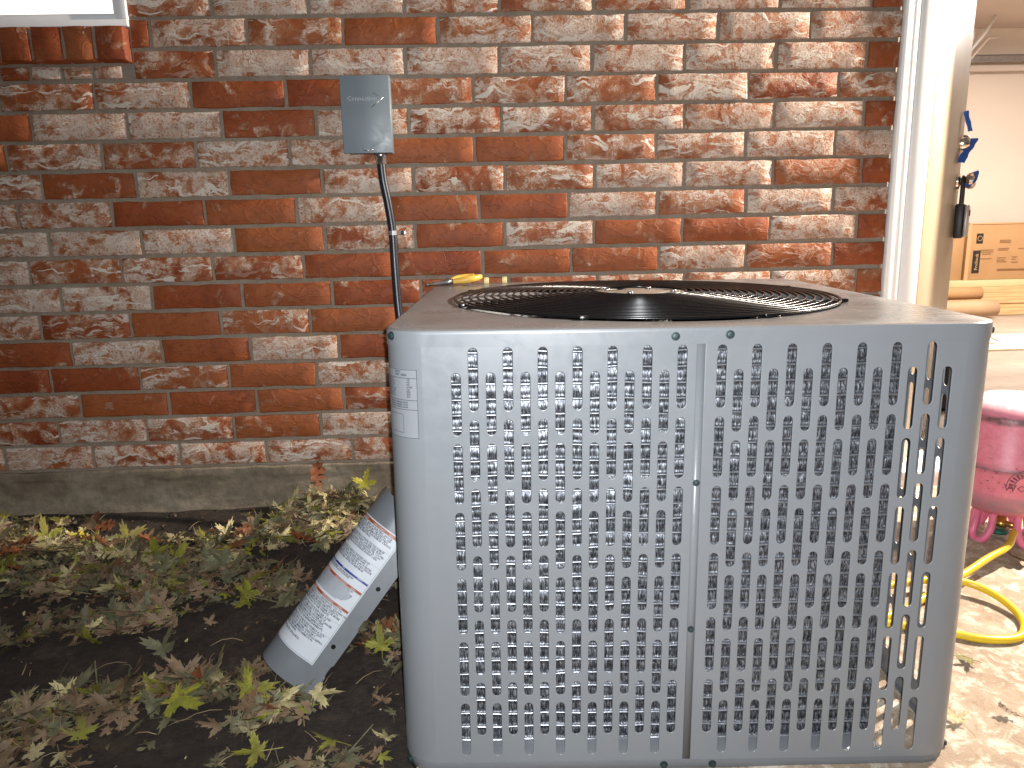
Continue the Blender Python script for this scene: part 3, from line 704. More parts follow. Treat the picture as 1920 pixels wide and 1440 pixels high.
# seam strip behind the two front panels, with screws
bm = bmesh.new(); box(bm, (-.0185,.0018,PB),(.0165,.0034,PT)); box(bm, (-.0088,-.0002,PB),(.0046,.0016,PT)); acp('seam_strip', bm, M['paint'], 30)
def rr(x0,y0,x1,y1,r,n=8):
    pts = []
    for cx,cy,a0 in ((x1-r,y0+r,-90),(x1-r,y1-r,0),(x0+r,y1-r,90),(x0+r,y0+r,180)):
        for i in range(n+1): a = R(a0+90*i/n); pts.append((cx+math.cos(a)*r, cy+math.sin(a)*r))
    return pts
def band(name, off, z0, z1, mat, thick=.0012, lip=None):
    bm = bmesh.new(); o = rr(XL-off,YF-off,XR+off,YB+off,RC+off); i = rr(XL-off+thick,YF-off+thick,XR+off-thick,YB+off-thick,RC+off-thick)
    n = len(o); V = [[bm.verts.new((p[0],p[1],z)) for p in lp] for lp,z in ((o,z0),(o,z1),(i,z1),(i,z0))]
    for a in range(4):
        A,B = V[a],V[(a+1)%4]
        for k in range(n): bm.faces.new((A[k],A[(k+1)%n],B[(k+1)%n],B[k]))
    return acp(name, bm, mat, 35)
# lid: skirt, rounded shoulder, top plate with the fan opening
def zlid(x,y): return .0742+.0155*max(0,y)/.9
HC = (-.017,.434); HR = .370
def lid():
    bm = bmesh.new(); off = .0028; n = None; loops = []
    for d,z in ((off,.0490),(off,.0500),(off,.0672),(off,.0685),(off-.0012,.0722),(off-.0042,None),(off-.006,None)):
        lp = rr(XL-d,YF-d,XR+d,YB+d,RC+d)
        loops.append([bm.verts.new((p[0],p[1], (z if z is not None else (.0738 if d>off-.005 else zlid(p[0],p[1])))) ) for p in lp])
    for v in loops[0]+loops[1]+loops[2]+loops[3]+loops[4]+loops[5]:
        if v.co.z > .055: v.co.z += .0155*max(0,v.co.y)/.9
    n = len(loops[0])
    for A,B in zip(loops, loops[1:]):
        for k in range(n): bm.faces.new((A[k],A[(k+1)%n],B[(k+1)%n],B[k]))
    inn = [bm.verts.new((v.co.x,v.co.y+.001,.0492)) for v in loops[0]]
    # top: stitch outline to a ring by angle
    outer = loops[-1]; N = 96
    def ringv(r,dz): return [bm.verts.new((HC[0]+math.cos(2*PI*i/N)*r, HC[1]+math.sin(2*PI*i/N)*r, zlid(0,HC[1]+math.sin(2*PI*i/N)*r)+dz)) for i in range(N)]
    R0 = ringv(HR+.012,0); R1 = ringv(HR+.004,-.0012); R2 = ringv(HR,-.006); R3 = ringv(HR-.001,-.022)
    for A,B in ((R0,R1),(R1,R2),(R2,R3)):
        for k in range(N): bm.faces.new((A[k],A[(k+1)%N],B[(k+1)%N],B[k]))
    for v in inn: bm.verts.remove(v)
    e = [bm.edges.get((outer[k],outer[(k+1)%n])) for k in range(n)]+[bm.edges.get((R0[k],R0[(k+1)%N])) for k in range(N)]
    bmesh.ops.triangle_fill(bm, edges=e, use_beauty=True)
    bmesh.ops.recalc_face_normals(bm, faces=bm.faces)
    for f in bm.faces: f.material_index = 0 if abs(f.normal.z) > .5 or f.calc_center_median().y > .02 and (f.calc_center_median()-Vector((HC[0],HC[1],.06))).length < HR+.03 else 1
    return acp('lid', bm, [M['lid'],M['paint']], 30)
lid()
# venturi ring under the opening, dark well below
bm = bmesh.new(); Z=.060
lathe(bm, [(HR-.001,Z+.002),(HR-.004,Z-.020),(HR-.016,Z-.05),(HR-.016,Z-.10)], 72, c=(HC[0],HC[1],0)); acp('venturi_ring', bm, M['paint'], 40)
bm = bmesh.new(); lathe(bm, [(HR-.017,Z-.045),(HR-.017,Z-.30),(0,Z-.31)], 48, c=(HC[0],HC[1],0)); acp('fan_well', bm, M['blackin'], 40)
bm = bmesh.new(); lathe(bm, [(0,Z-.012),(.055,Z-.014),(.070,Z-.03),(.070,Z-.17),(0,Z-.17)], 32, c=(HC[0],HC[1],0)); acp('fan_motor', bm, M['blackin'], 40)
for k in range(3):
    bm = bmesh.new(); a0 = R(25+120*k); g = []
    for i in range(9):
        r = .06+(HR-.05-.06)*i/8; row = []
        for j in range(7):
            a = a0+(j/6-.5)*1.35*(1-.15*i/8); row.append(bm.verts.new((HC[0]+math.cos(a)*r, HC[1]+math.sin(a)*r, Z-.085-.055*(j/6-.5))))
        g.append(row)
    for i in range(8):
        for j in range(6): bm.faces.new((g[i][j],g[i+1][j],g[i+1][j+1],g[i][j+1]))
    acp('fan_blade', bm, M['blackin'], 60)
# wire guard
def wz(r,y): return zlid(0,y)+.004+.010*(1-(r/HR)**2)
gbm = bmesh.new(); NR = 20
for k in range(NR):
    r = .092+(HR+.002-.092)*k/(NR-1)
    tube(gbm, [(HC[0]+math.cos(2*PI*i/80)*r, HC[1]+math.sin(2*PI*i/80)*r, wz(r,HC[1]+math.sin(2*PI*i/80)*r)) for i in range(80)], .0020 if k < NR-1 else .0026, 6, closed=True)
guard = acp('fan_guard', gbm, M['black'], 60)
for k in range(4):
    bm = bmesh.new()
    for s in (0,PI):
        for dd in (-.10,.10):
            a = R(22+45*k*2/2)+s+dd*(0 if k%2 else .6)
            tube(bm, [(HC[0]+math.cos(a)*r, HC[1]+math.sin(a)*r, wz(r,HC[1]+math.sin(a)*r)-.0035) for r in (.06,.15,.25,.34,HR+.006)], .0019, 6)
            if not k%2: continue
            break
    o = acp('guard_spoke', bm, M['black'], 60, guard)
for k in range(8):
    bm = bmesh.new(); a = R(22+45*k); x,y = HC[0]+math.cos(a)*(HR+.006), HC[1]+math.sin(a)*(HR+.006)
    box(bm, (x-.007,y-.006,zlid(x,y)+.0004),(x+.007,y+.006,zlid(x,y)+.0065), bevel=.001); acp('guard_clip', bm, M['black'], 30, guard)

# motor mounting plate: disc with kidney openings
hub = [[(math.cos(2*PI*i/40)*.092, math.sin(2*PI*i/40)*.092) for i in range(40)]]
for k in range(4):
    a0 = R(20+90*k); lp = [(math.cos(a0+R(46)*i/8)*.078, math.sin(a0+R(46)*i/8)*.078) for i in range(9)]+[(math.cos(a0+R(46)*(8-i)/8)*.055, math.sin(a0+R(46)*(8-i)/8)*.055) for i in range(9)]; hub.append(lp)
bm = curve_plate(hub, .0006, .0005, 1); bmesh.ops.transform(bm, matrix=T((HC[0],HC[1],wz(.05,HC[1])-.003)), verts=bm.verts); acp('motor_plate', bm, M['motor'], 30)
for k in range(4):
    bm = bmesh.new(); a = R(65+90*k); lathe(bm, [(0,0),(.006,0),(.006,.004),(0,.004)], 6, c=(HC[0]+math.cos(a)*.068, HC[1]+math.sin(a)*.068, wz(.05,HC[1])-.002)); acp('hub_nut', bm, M['zinc'], 20)
# base pan
def basepan():
    bm = bmesh.new(); o = rr(XL+.0015,YF+.0015,XR-.0015,YB-.0015,RC-.0015); n = len(o)
    V = [[bm.verts.new((p[0],p[1],z)) for p in o] for z in (-.6600,-.6310)]
    for k in range(n): bm.faces.new((V[0][k],V[0][(k+1)%n],V[1][(k+1)%n],V[1][k]))
    i2 = [bm.verts.new((p[0]*.996,.451+(p[1]-.451)*.996,-.6305)) for p in o]; i3 = [bm.verts.new((p[0]*.99,.451+(p[1]-.451)*.99,-.648)) for p in o]
    for A,B in ((V[1],i2),(i2,i3)):
        for k in range(n): bm.faces.new((A[k],A[(k+1)%n],B[(k+1)%n],B[k]))
    bm.faces.new(i3); bm.faces.new(V[0][::-1])
    acp('base_pan', bm, M['pan'], 35)
basepan()
# coil: stacked tubes of spine fin round three sides
def coil():
    bm = bmesh.new(); d = .042
    def rnd_path(off):
        pts = [(.321,d-.0+off)]; x0 = XL+d+.05
        for i in range(41): pts.append((.321+(x0-.321)*(i+1)/41, d+off))
        for i in range(1,9): a = PI/2*i/8; pts.append((x0-math.sin(a)*(.05-off), d+.05-math.cos(a)*(.05-off)))
        for i in range(1,12): pts.append((XL+d+off, d+.05+(YB-2*d-.1)*i/11))
        for i in range(1,9): a = PI/2*i/8; pts.append((XL+d+off+(.05-off)*(1-math.cos(a)), YB-d-.05+(.05-off)*math.sin(a)))
        for i in range(1,11): pts.append((XL+d+.05+(XR-.12-XL-d-.05)*i/10, YB-d-off))
        return pts
    p = .0243; prof = []
    z = -.622
    while z < .046:
        for t,o in ((0,.0052),(.035,.0048),(.075,.0034),(.13,.0006),(.34,.0020),(.5,.0026),(.66,.0020),(.87,.0006),(.925,.0034),(.965,.0048)): prof.append((z+p*t,o))
        z += p
    g = []
    P0 = rnd_path(0)
    nrm = []
    for i,q in enumerate(P0):
        a = Vector(P0[max(i-1,0)]); b = Vector(P0[min(i+1,len(P0)-1)]); t = (b-a).normalized(); nrm.append(Vector((t.y,-t.x)))   # inward
    for i,q in enumerate(P0):
        row = []
        inn = -nrm[i]
        for (z,o) in prof:
            jz = noise.noise(Vector((i*.21,z*9,3)))*.0030+noise.noise(Vector((i*.9,z*20,7)))*.0012
            jo = noise.noise(Vector((i*.7,z*30,5)))*.0010
            row.append(bm.verts.new((q[0]+inn.x*(o+jo), q[1]+inn.y*(o+jo), z+jz)))
        g.append(row)
    m = len(prof)
    for i in range(len(g)-1):
        for j in range(m-1):
            fc = bm.faces.new((g[i][j],g[i+1][j],g[i+1][j+1],g[i][j+1])); fc.material_index = 1 if j%10 in (0,1,8,9) else 0
    # inner face
    inn_ = [[bm.verts.new((P0[i][0]+nrm[i].x*.024, P0[i][1]+nrm[i].y*.024, z)) for z in (prof[0][0],prof[-1][0])] for i in range(len(P0))]
    for i in range(len(P0)-1): bm.faces.new((inn_[i][0],inn_[i][1],inn_[i+1][1],inn_[i+1][0]))
    # crinkled cut end
    ew = []
    for (z,o) in prof: ew.append(bm.verts.new((.321+noise.noise(Vector((z*60,1,1)))*.002, d+.024, z)))
    for j in range(m-1): bm.faces.new((g[0][j],g[0][j+1],ew[j+1],ew[j]))
    for v,z in ((g,0),): pass
    bmesh.ops.recalc_face_normals(bm, faces=bm.faces)
    return acp('condenser_coil', bm, [M['coil'],M['tube']], 80)
coil()
bm = bmesh.new(); box(bm, (XL+.062,.004,-.6475),(.318,.085,-.6225), bevel=.003); acp('coil_seat', bm, M['paint'], 30)
# inner dark liner so the coil is not see-through, compressor in the middle
bm = bmesh.new(); lathe(bm, [(0,-.32),(.07,-.325),(.09,-.36),(.09,-.60),(.10,-.63),(0,-.63)], 28, c=(.10,.52,0)); acp('compressor', bm, M['blackin'], 40)
# screws
def screw(x,z,y=0,ax='F',r=.0052):
    bm = bmesh.new(); prof = [(r*1.25,0),(r*1.25,.0012),(r*.95,.0014),(r*.9,.0042),(r*.55,.0048),(0,.0046)]
    MM = T((x,y,z)) @ RX
    if ax == 'L': a = R(-50); MM = T((XL+RC-math.sin(-a)*(RC+.003), RC-math.cos(a)*(RC+.003), z)) @ Rot(a,'Z') @ RX
    if ax == 'R': a = R(74); MM = T((XR-RC+math.sin(a)*(RC+.0028), RC-math.cos(a)*(RC+.0028), z)) @ Rot(a,'Z') @ RX
    lathe(bm, prof, 12, M=MM); acp('screw', bm, M['screw'], 30)
screw(-.0024,-.1623,-.0008,r=.0042); screw(-.0024,-.4025,-.0008,r=.0042); screw(-.0404,.0603,-.0028); screw(.0382,.0618,-.0028)
screw(-.0377,-.6450,.0015); screw(.0415,-.6445,.0015); screw(0,.0643,0,'L'); screw(0,.058,0,'R',.0056); screw(0,-.640,0,'L'); screw(0,-.640,0,'R')
# nameplate on the front left corner
def wrapL(s, z, off):       # s measured along the skin from the flat's end, leftwards
    a = s/RC; rr_ = RC+.0014+off
    return Vector((XL+RC-math.sin(a)*rr_, RC-math.cos(a)*rr_, z)) if s>0 else Vector((XL+RC-s, -.0014-off, z))
def skin_box(bm, s0,s1,z0,z1,off,mi,n=8):
    V = [[bm.verts.new(wrapL(s0+(s1-s0)*i/n, z, off)) for z in (z0,z1)] for i in range(n+1)]
    for i in range(n):
        f = bm.faces.new((V[i+1][0],V[i][0],V[i][1],V[i+1][1])); f.material_index = mi
def skin_text(bm, txt, size, s, z, mi, off=.0004):
    vs = add_text(bm, txt, size, Matrix(), mi, bold=.00015)
    for v in vs: v.co = wrapL(s-v.co.x, z+v.co.y, off)
bm = bmesh.new(); S0,S1 = .0075,.075; ZT,ZB = .0165,-.0885
skin_box(bm, S0,S1,ZB,ZT,.0001,0)
for z in (ZT-.001,.0030,-.0300,-.0445,ZB+.001): skin_box(bm, S0,S1,z-.0004,z+.0004,.0003,1)
skin_box(bm, S0,S0+.0008,ZB,ZT,.0003,1,1)
rows = [('HVAC',.0110),('TEST  AREA',.0065)]
for t_,z in rows: skin_text(bm, t_, .0042, .045, z, 1)
rnd = random.Random(3)
for i in range(8):
    z = -.0005-.0036*i
    skin_text(bm, rnd.choice(['VOLTS','AMPS','PHASE','MOTOR','HP  RLA','MIN  CIRCUIT'])+'  '+rnd.choice(['208/230','60 HZ','1 PH','R410A','5.2','1/4']), .0034, .066, z, 1)
    skin_text(bm, rnd.choice(['60 HZ','FLA','PSI','KPA','OZ']), .0034, .024, z, 1)
for i in range(3): skin_text(bm, 'FACTORY CHARGE  R-410A', .0030, .060, -.0345-.0036*i, 1)
for z in (-.0520,-.0800): skin_box(bm, .032,.060,z-.0003,z+.0003,.0003,1)
skin_box(bm, .0317,.0323,-.0800,-.0520,.0003,1,1)
acp('nameplate', bm, [M['edge'],M['text']], 60)

# pliers and caps on the lid
def lidworld(x,y,dz=0): return AM @ Vector((x,y,zlid(x,y)+dz))
pl = empty('pliers', lidworld(-.44,.77,.001)); pl.rotation_euler = (0,R(-1.0),R(27)); pl.scale = (.70,.85,.85); tag(pl, 'needle nose pliers with yellow handles lying on the unit lid', 'pliers')
def capsule(bm, pts, rad, n=12): tube(bm, catmull(pts,5), rad, n)
bm = bmesh.new(); g = catmull([(-.068,0,.006),(-.03,0,.008),(.006,0,.010),(.018,0,.011)],4); tube(bm, g, [.0018+.0095*i/(len(g)-1) for i in range(len(g))], 10)
link_bm('jaws', bm, M['steel'], pl, 60)
bm = bmesh.new(); lathe(bm, [(0,.019),(.008,.019),(.010,.016),(.010,.004),(0,.003)], 16, c=(.025,0,0)); link_bm('pivot', bm, M['steel'], pl, 40)
for y,nm,mt in ((-.015,'handle','yellow'),(.021,'handle','yellow')):
    bm = bmesh.new(); g = catmull([(.030,y*.5,.011),(.05,y*1.1,.013),(.08,y*1.9,.015),(.112,y*1.8,.018),(.135,y*1.2,.020)],5)
    tube(bm, g, [.0070+.0034*math.sin(PI*i/(len(g)-1)) for i in range(len(g))], 12); link_bm(nm, bm, M[mt], pl, 60)
for i,(x,y,l) in enumerate(((-.338,.828,'left of the two small yellow caps standing at the back of the lid'),(-.292,.845,'right of the two small yellow caps at the back of the lid, nearer the fan'))):
    bm = bmesh.new(); box(bm, (-.0065,-.006,0),(.0065,.006,.016), bevel=.0025); o = link_bm('valve_cap', bm, M['paleyellow'], None, 40); o.location = lidworld(x,y,.0); tag(o, l, 'cap', 'yellow caps on the lid')

# ------------------------------------------------------------------ corner cover leaning on the unit
BL = Vector((-1.595,-.840,-.755)); BR = Vector((-1.529,-.864,-.851)); TL = Vector((-1.379,-.741,-.491))
ey = (TL-BL); CL_ = ey.length+.040; ey.normalize(); ex = (BR-BL); ex -= ey*ex.dot(ey); CW = ex.length; ex.normalize(); ez = ex.cross(ey)
BR = BR + ex*.013; CW += .013
CM = Matrix(((ex.x,ey.x,ez.x,BR.x),(ex.y,ey.y,ez.y,BR.y),(ex.z,ey.z,ez.z,BR.z),(0,0,0,1)))   # x: 0 at right edge, negative to left; z toward the viewer
cv = empty('corner_cover'); cv.matrix_world = CM
tag(cv, 'grey curved metal cover with a white warning label leaning against the air conditioner', 'metal cover')
CR = .062; CF = CW-CR
def cw(s, t, off=0):        # s from the right edge along the skin
    if s <= CF: return Vector((-s, t, off))
    a = (s-CF)/CR
    if a <= PI/2: return Vector((-CF-math.sin(a)*(CR+off), t, -CR+math.cos(a)*(CR+off)))
    return Vector((-CF-CR-off, t, -CR-(s-CF-CR*PI/2)))
SS = CF+CR*PI/2+.075
bm = bmesh.new(); ns = 30; nt = 72
notch = ((.045,.070,.0030),(.150,.172,.0035))
for off in (0,-.0012):
    g = []
    for i in range(ns+1):
        s = SS*i/ns
        row = []
        for j in range(nt+1):
            t = CL_*j/nt; s_ = s
            if i == 0:
                for a_,b_,dd in notch:
                    if a_ < t < b_: s_ = dd
            row.append(bm.verts.new(cw(s_,t,off)))
        g.append(row)
    for i in range(ns):
        for j in range(nt):
            f = (g[i][j],g[i+1][j],g[i+1][j+1],g[i][j+1]); bm.faces.new(f if off else f[::-1])
link_bm('sheet', bm, M['cover'], cv, 50)
for s,t in ((.022,.100),(.017,.235)):
    bm = bmesh.new(); lathe(bm, [(0,0),(.0042,0),(.0046,.0006)], 14, c=(-s,t,.0004)); link_bm('screw_hole', bm, M['blackin'], cv)
# warning label
LS0,LS1,LT0,LT1 = .034,.034+.126,.050,.337
lab = bmesh.new()
def lrect(s0,s1,t0,t1,off,mi):
    n = max(1,int(abs(s1-s0)/.006)); V = [[lab.verts.new(cw(s0+(s1-s0)*i/n,t,off)) for t in (t0,t1)] for i in range(n+1)]
    for i in range(n): f = lab.faces.new((V[i+1][0],V[i][0],V[i][1],V[i+1][1])); f.material_index = mi
def ltext(txt, size, s, t, mi=4, align='LEFT'):
    vs = add_text(lab, txt, size, Matrix(), mi, align, bold=.00017)
    for v in vs: v.co = cw(s-v.co.x, t+v.co.y, .0009)
lrect(LS0,LS1,LT0,LT1,.0004,0)
for (a,b,c,d) in ((LS0+.0022,LS0+.0027,LT0+.003,LT1-.003),(LS1-.0027,LS1-.0022,LT0+.003,LT1-.003),(LS0+.0022,LS1-.0022,LT0+.0022,LT0+.0027)): lrect(a,b,c,d,.0007,4)
B1,B2,B3 = .2265,.2105,.1685
bars = [(LT1-.0085,LT1-.0025,1),(B1,B1+.0042,2),(B2-.0052,B2,1),(B3-.0052,B3,1)]
for a,b,mi in bars:
    lrect(LS0+.0035,LS1-.0035,a,b,.0007,mi)
    for q,wd in ((LS1-.018,'WARNING' if mi==1 else 'NOTICE'),(LS1-.058,'AVERTISSEMENT' if mi==1 else 'AVIS'),(LS1-.098,'AVISO')):
        vs = add_text(lab, wd, .0042, Matrix(), 0, bold=.00005)
        for v in vs: v.co = cw(q-v.co.x, a+.0012+v.co.y, .0010)
def tri(s,t,h):
    V = [cw(s,t,.0008),cw(s-h*1.1,t,.0008),cw(s-h*.55,t+h,.0008)]; f = lab.faces.new([lab.verts.new(v) for v in V]); f.material_index = 3
    vs = add_text(lab, '!', h*.95, Matrix(), 4, bold=.0001)
    for v in vs: v.co = cw(s-h*.42-v.co.x, t+h*.10+v.co.y, .0011)
for t in (LT1-.0215,B2-.0175,B3-.0175): tri(LS1-.0045,t,.0112)
def para(lines, t, size, lh, s=LS1-.005, first=0):
    size *= 1.12
    for i,l in enumerate(lines): ltext(l, size, s-(.0135 if i < first else 0), t-i*lh)
PK = 1.12
para(['MUERTE.  RISK OF ELECTRIC SHOCK','CAN CAUSE INJURY OR DEATH. DIS-','CONNECT ALL REMOTE ELECTRIC','POWER SUPPLIES AND DISCHARGE CAPACI-','TORS BEFORE SERVICING.'], LT1-.0138, .0050, .0046, first=3)
para(["RISQUE D'ELECTROCUTION, DE DECHARGE","ELECTRIQUE, POUVANT CAUSER DES BLES-","SURES OU LA MORT. DECONNECTER TOUTES","LES ALIMENTATIONS ELECTRIQUES ET CON-","DENSATEURS DE DECHARGE AVANT L'EN-","TRETIEN."], LT1-.0425, .0048, .0046)
para(['PRECAUCION: EL RIESGO DE DESCARGA','ELECTRICA PUEDE CAUSAR LESIONES O','MUERTE. DESCONECTE TODAS LAS FUENTES','DE ALIMENTACION ELECTRICA Y DESCARGUE','CONDENSADORES ANTES DE REPARAR.'], LT1-.0750, .0047, .0046)
para(['PRESSURIZED REFRIGERANT. COIL FINS ARE SHARP.','ATTENTION: LES AILETTES SONT COUPANTES'], B1-.0042, .0034, .0036)
para(['FILLED WITH REFRIGERANT UNDER PRESSURE. RE-','LIEVE PRESSURE BEFORE OPENING THE SYSTEM.','REMPLI DE REFRIGERANT SOUS PRESSION. EVACUER','LA PRESSION AVANT D OUVRIR. NE PAS SUIVRE LES','CARGADO CON REFRIGERANTE A PRESION. DESCARGUE','LA PRESION ANTES DE ABRIR EL SISTEMA. NO HACERLO','PUEDE CAUSAR LESIONES O DANO A LA PROPIEDAD','NE PAS ENLEVER. NO QUITAR ESTA ETIQUETA.'], B2-.0092, .0035, .0039, first=4)
para(['THIS PRODUCT CAN EXPOSE YOU TO','CHEMICALS INCLUDING LEAD, KNOWN TO','CAUSE CANCER AND BIRTH DEFECTS','OR OTHER REPRODUCTIVE HARM. FOR MORE','INFORMATION GO TO THE WEBSITE.'], B3-.0100, .0048, .0046, first=3)
para(['CE PRODUIT PEUT VOUS EXPOSER A DES','PRODUITS CHIMIQUES, Y COMPRIS LE','PLOMB, CONNUS POUR CAUSER LE CANCER','ET DES MALFORMATIONS OU AUTRES','EFFETS NEFASTES POUR LA REPRODUC-','TION. POUR PLUS DE RENSEIGNEMENTS,'], B3-.0350, .0048, .0046)
para(['ESTE PRODUCTO PUEDE EXPONERLE A QUI-','MICOS, INCLUIDO EL PLOMO, CONOCIDO','EN EL ESTADO DE CAUSAR CANCER Y','DEFECTOS DE NACIMIENTO O DANOS REPRO-','DUCTIVOS. PARA MAS INFORMACION,','DIRIJASE A LA PAGINA.'], B3-.0650, .0048, .0046)
para(['NO QUITAR ESTA ETIQUETA.'], B3-.0960, .0048, .0046)
for t in (B3-.0305,B3-.0605,LT1-.0380,LT1-.0705): lrect(LS0+.0035,LS1-.03,t-.0002,t+.0001,.0007,4)
link_bm('warning_label', lab, [M['labelw'],M['orange'],M['navy'],M['lyellow'],M['text']], cv)

# ------------------------------------------------------------------ refrigerant tank and hose
TKX, TKY = .185,-.345; tz = ground_z(TKX,TKY)
tk = empty('refrigerant_tank', (TKX,TKY,tz+.075)); tag(tk, 'scuffed pink refrigerant tank standing upside down with a yellow hose on its valve', 'gas tank')
RT = .119
bm = bmesh.new(); lathe(bm, [(0,-.005),(.05,0),(.085,.010),(.108,.028),(RT,.055),(RT,.132),(RT+.0016,.134),(RT+.0016,.138),(RT,.140),(RT,.258),(RT-.003,.272),(.100,.292),(.07,.307),(.03,.315),(0,.316)], 56); link_bm('shell', bm, M['pink'], tk, 50)
bm = bmesh.new()
def tkp(a,z,off=.0004): return Vector((math.sin(a)*-(RT+off)*-1, -math.cos(a)*(RT+off), z))
vs = add_text(bm, 'WORTH', .026, Matrix(), 0, 'CENTER')
for v in vs: v.co = tkp(-.26+v.co.x/RT, .088+v.co.y)
for k in range(14):
    a = PI*k/13; c0 = (math.cos(a),math.sin(a))
    q = [(c0[0]*.030,c0[1]*.030),(c0[0]*.040,c0[1]*.040),(math.cos(a+.15)*.040,math.sin(a+.15)*.040),(math.cos(a+.15)*.030,math.sin(a+.15)*.030)]
    bm.faces.new([bm.verts.new(tkp(-.26+x/RT,.100+y)) for x,y in q])
for r_ in (.043,.027):
    for k in range(20):
        a,b = PI*k/20,PI*(k+1)/20; bm.faces.new([bm.verts.new(tkp(-.26+x/RT,.100+y)) for x,y in ((math.cos(a)*r_,math.sin(a)*r_),(math.cos(b)*r_,math.sin(b)*r_),(math.cos(b)*(r_+.002),math.sin(b)*(r_+.002)),(math.cos(a)*(r_+.002),math.sin(a)*(r_+.002)))])
for i,(a,z,w_) in enumerate(((-1.05,.128,.03),(-.9,.116,.04),(-1.0,.105,.03),(-1.1,.094,.05),(-.5,.146,.05),(-.95,.085,.05),(-.2,.150,.04))):
    bm.faces.new([bm.verts.new(tkp(a+x/RT,z+y)) for x,y in ((0,0),(w_,0),(w_,.0022),(0,.0022))])
M['tankink'] = simple('worn_maroon_print',(.17,.035,.06),.6,0,.4,120)
link_bm('worn_print', bm, M['tankink'], tk)
for a0 in (R(195),R(285),R(15),R(105)):      # two collar handles split into four loops that touch the slab
    bm = bmesh.new(); pts = []
    c = lambda a,r,z: (math.cos(a)*r, math.sin(a)*r, z)
    tube(bm, catmull([c(a0-.32,.062,.006),c(a0-.34,.066,-.03),c(a0-.27,.075,-.060),c(a0-.10,.080,-.072),c(a0+.10,.080,-.072),c(a0+.27,.075,-.058),c(a0+.36,.066,-.03),c(a0+.34,.062,.006)],5), .0095, 8)
    link_bm('handle', bm, M['pinkplain'], tk, 60)
bm = bmesh.new(); lathe(bm, [(0,0),(.012,0),(.012,-.030),(.016,-.032),(.016,-.046),(0,-.046)], 10); tube(bm, [(0,0,-.036),(.02,-.035,-.036)], .008, 8); link_bm('valve', bm, M['brass'], tk, 40)
bm = bmesh.new(); lathe(bm, [(0,-.050),(.022,-.050),(.024,-.054),(.022,-.060),(0,-.060)], 10, c=(-.012,-.01,.0)); link_bm('valve_knob', bm, M['green'], tk, 30)
def gp(x,y,h=.009): return (x,y,ground_z(x,y)+.003+h)
hs = catmull([(TKX+.018,TKY-.035,tz+.040),(.170,-.415,tz+.040),gp(.10,-.49,.045),gp(.02,-.535,.040),gp(-.055,-.575,.030),gp(-.15,-.62,.016),gp(-.30,-.70,.009),gp(-.40,-.72,.009),gp(-.42,-.68,.012),gp(-.33,-.63,.022),gp(-.18,-.605,.030),gp(-.09,-.615,.028),gp(-.045,-.665,.020),gp(-.040,-.735,.011),gp(-.085,-.795,.009),gp(-.16,-.800,.009),gp(-.24,-.765,.009),gp(-.36,-.72,.009),gp(-.50,-.66,.009)],9)
bm = bmesh.new(); tube(bm, hs, .0085, 12); tag(link_bm('hose', bm, M['hose'], None, 60), 'yellow charging hose looping over the rough concrete from the pink tank', 'hose')

# ------------------------------------------------------------------ leaves
def outline(kind, rnd):
    pts = []
    if kind == 'maple':
        lobes = [(-2.25,.50),(-1.25,.82),(0,1.0),(1.25,.82),(2.25,.50)]
        N = 64
        for i in range(N):
            a = -PI+2*PI*(i+.5)/N; r = .24
            for la,lr in lobes:
                d = abs(a-la); wv = .60 if lr > .7 else .45
                if d < wv: r = max(r, .24+(lr-.24)*(1-(d/wv)**1.25)**1.3)
            r *= 1+.16*(1 if i%2 else -1)*(r>.3)+rnd.uniform(-.05,.05)
            pts.append((math.sin(a)*r, math.cos(a)*r))
    elif kind == 'oak':
        half = [(.0,1.0),(.07,.84),(.30,.90),(.20,.66),(.10,.56),(.36,.58),(.56,.44),(.30,.30),(.11,.22),(.34,.20),(.52,-.02),(.26,-.06),(.09,-.16),(.24,-.22),(.33,-.42),(.13,-.42),(.03,-.62),(.02,-.85)]
        half = [(x*rnd.uniform(.8,1.15), y+rnd.uniform(-.03,.03)) for x,y in half]
        pts = half+[(-x*rnd.uniform(.85,1.1), y+rnd.uniform(-.05,.05)) for x,y in half[::-1][:-1]]
    else:
        N = 18
        for i in range(N):
            t = i/N*2*PI; pts.append((math.sin(t)*.36*(1-.3*math.cos(t))*(1+rnd.uniform(-.1,.1)), math.cos(t)*.85))
    return pts
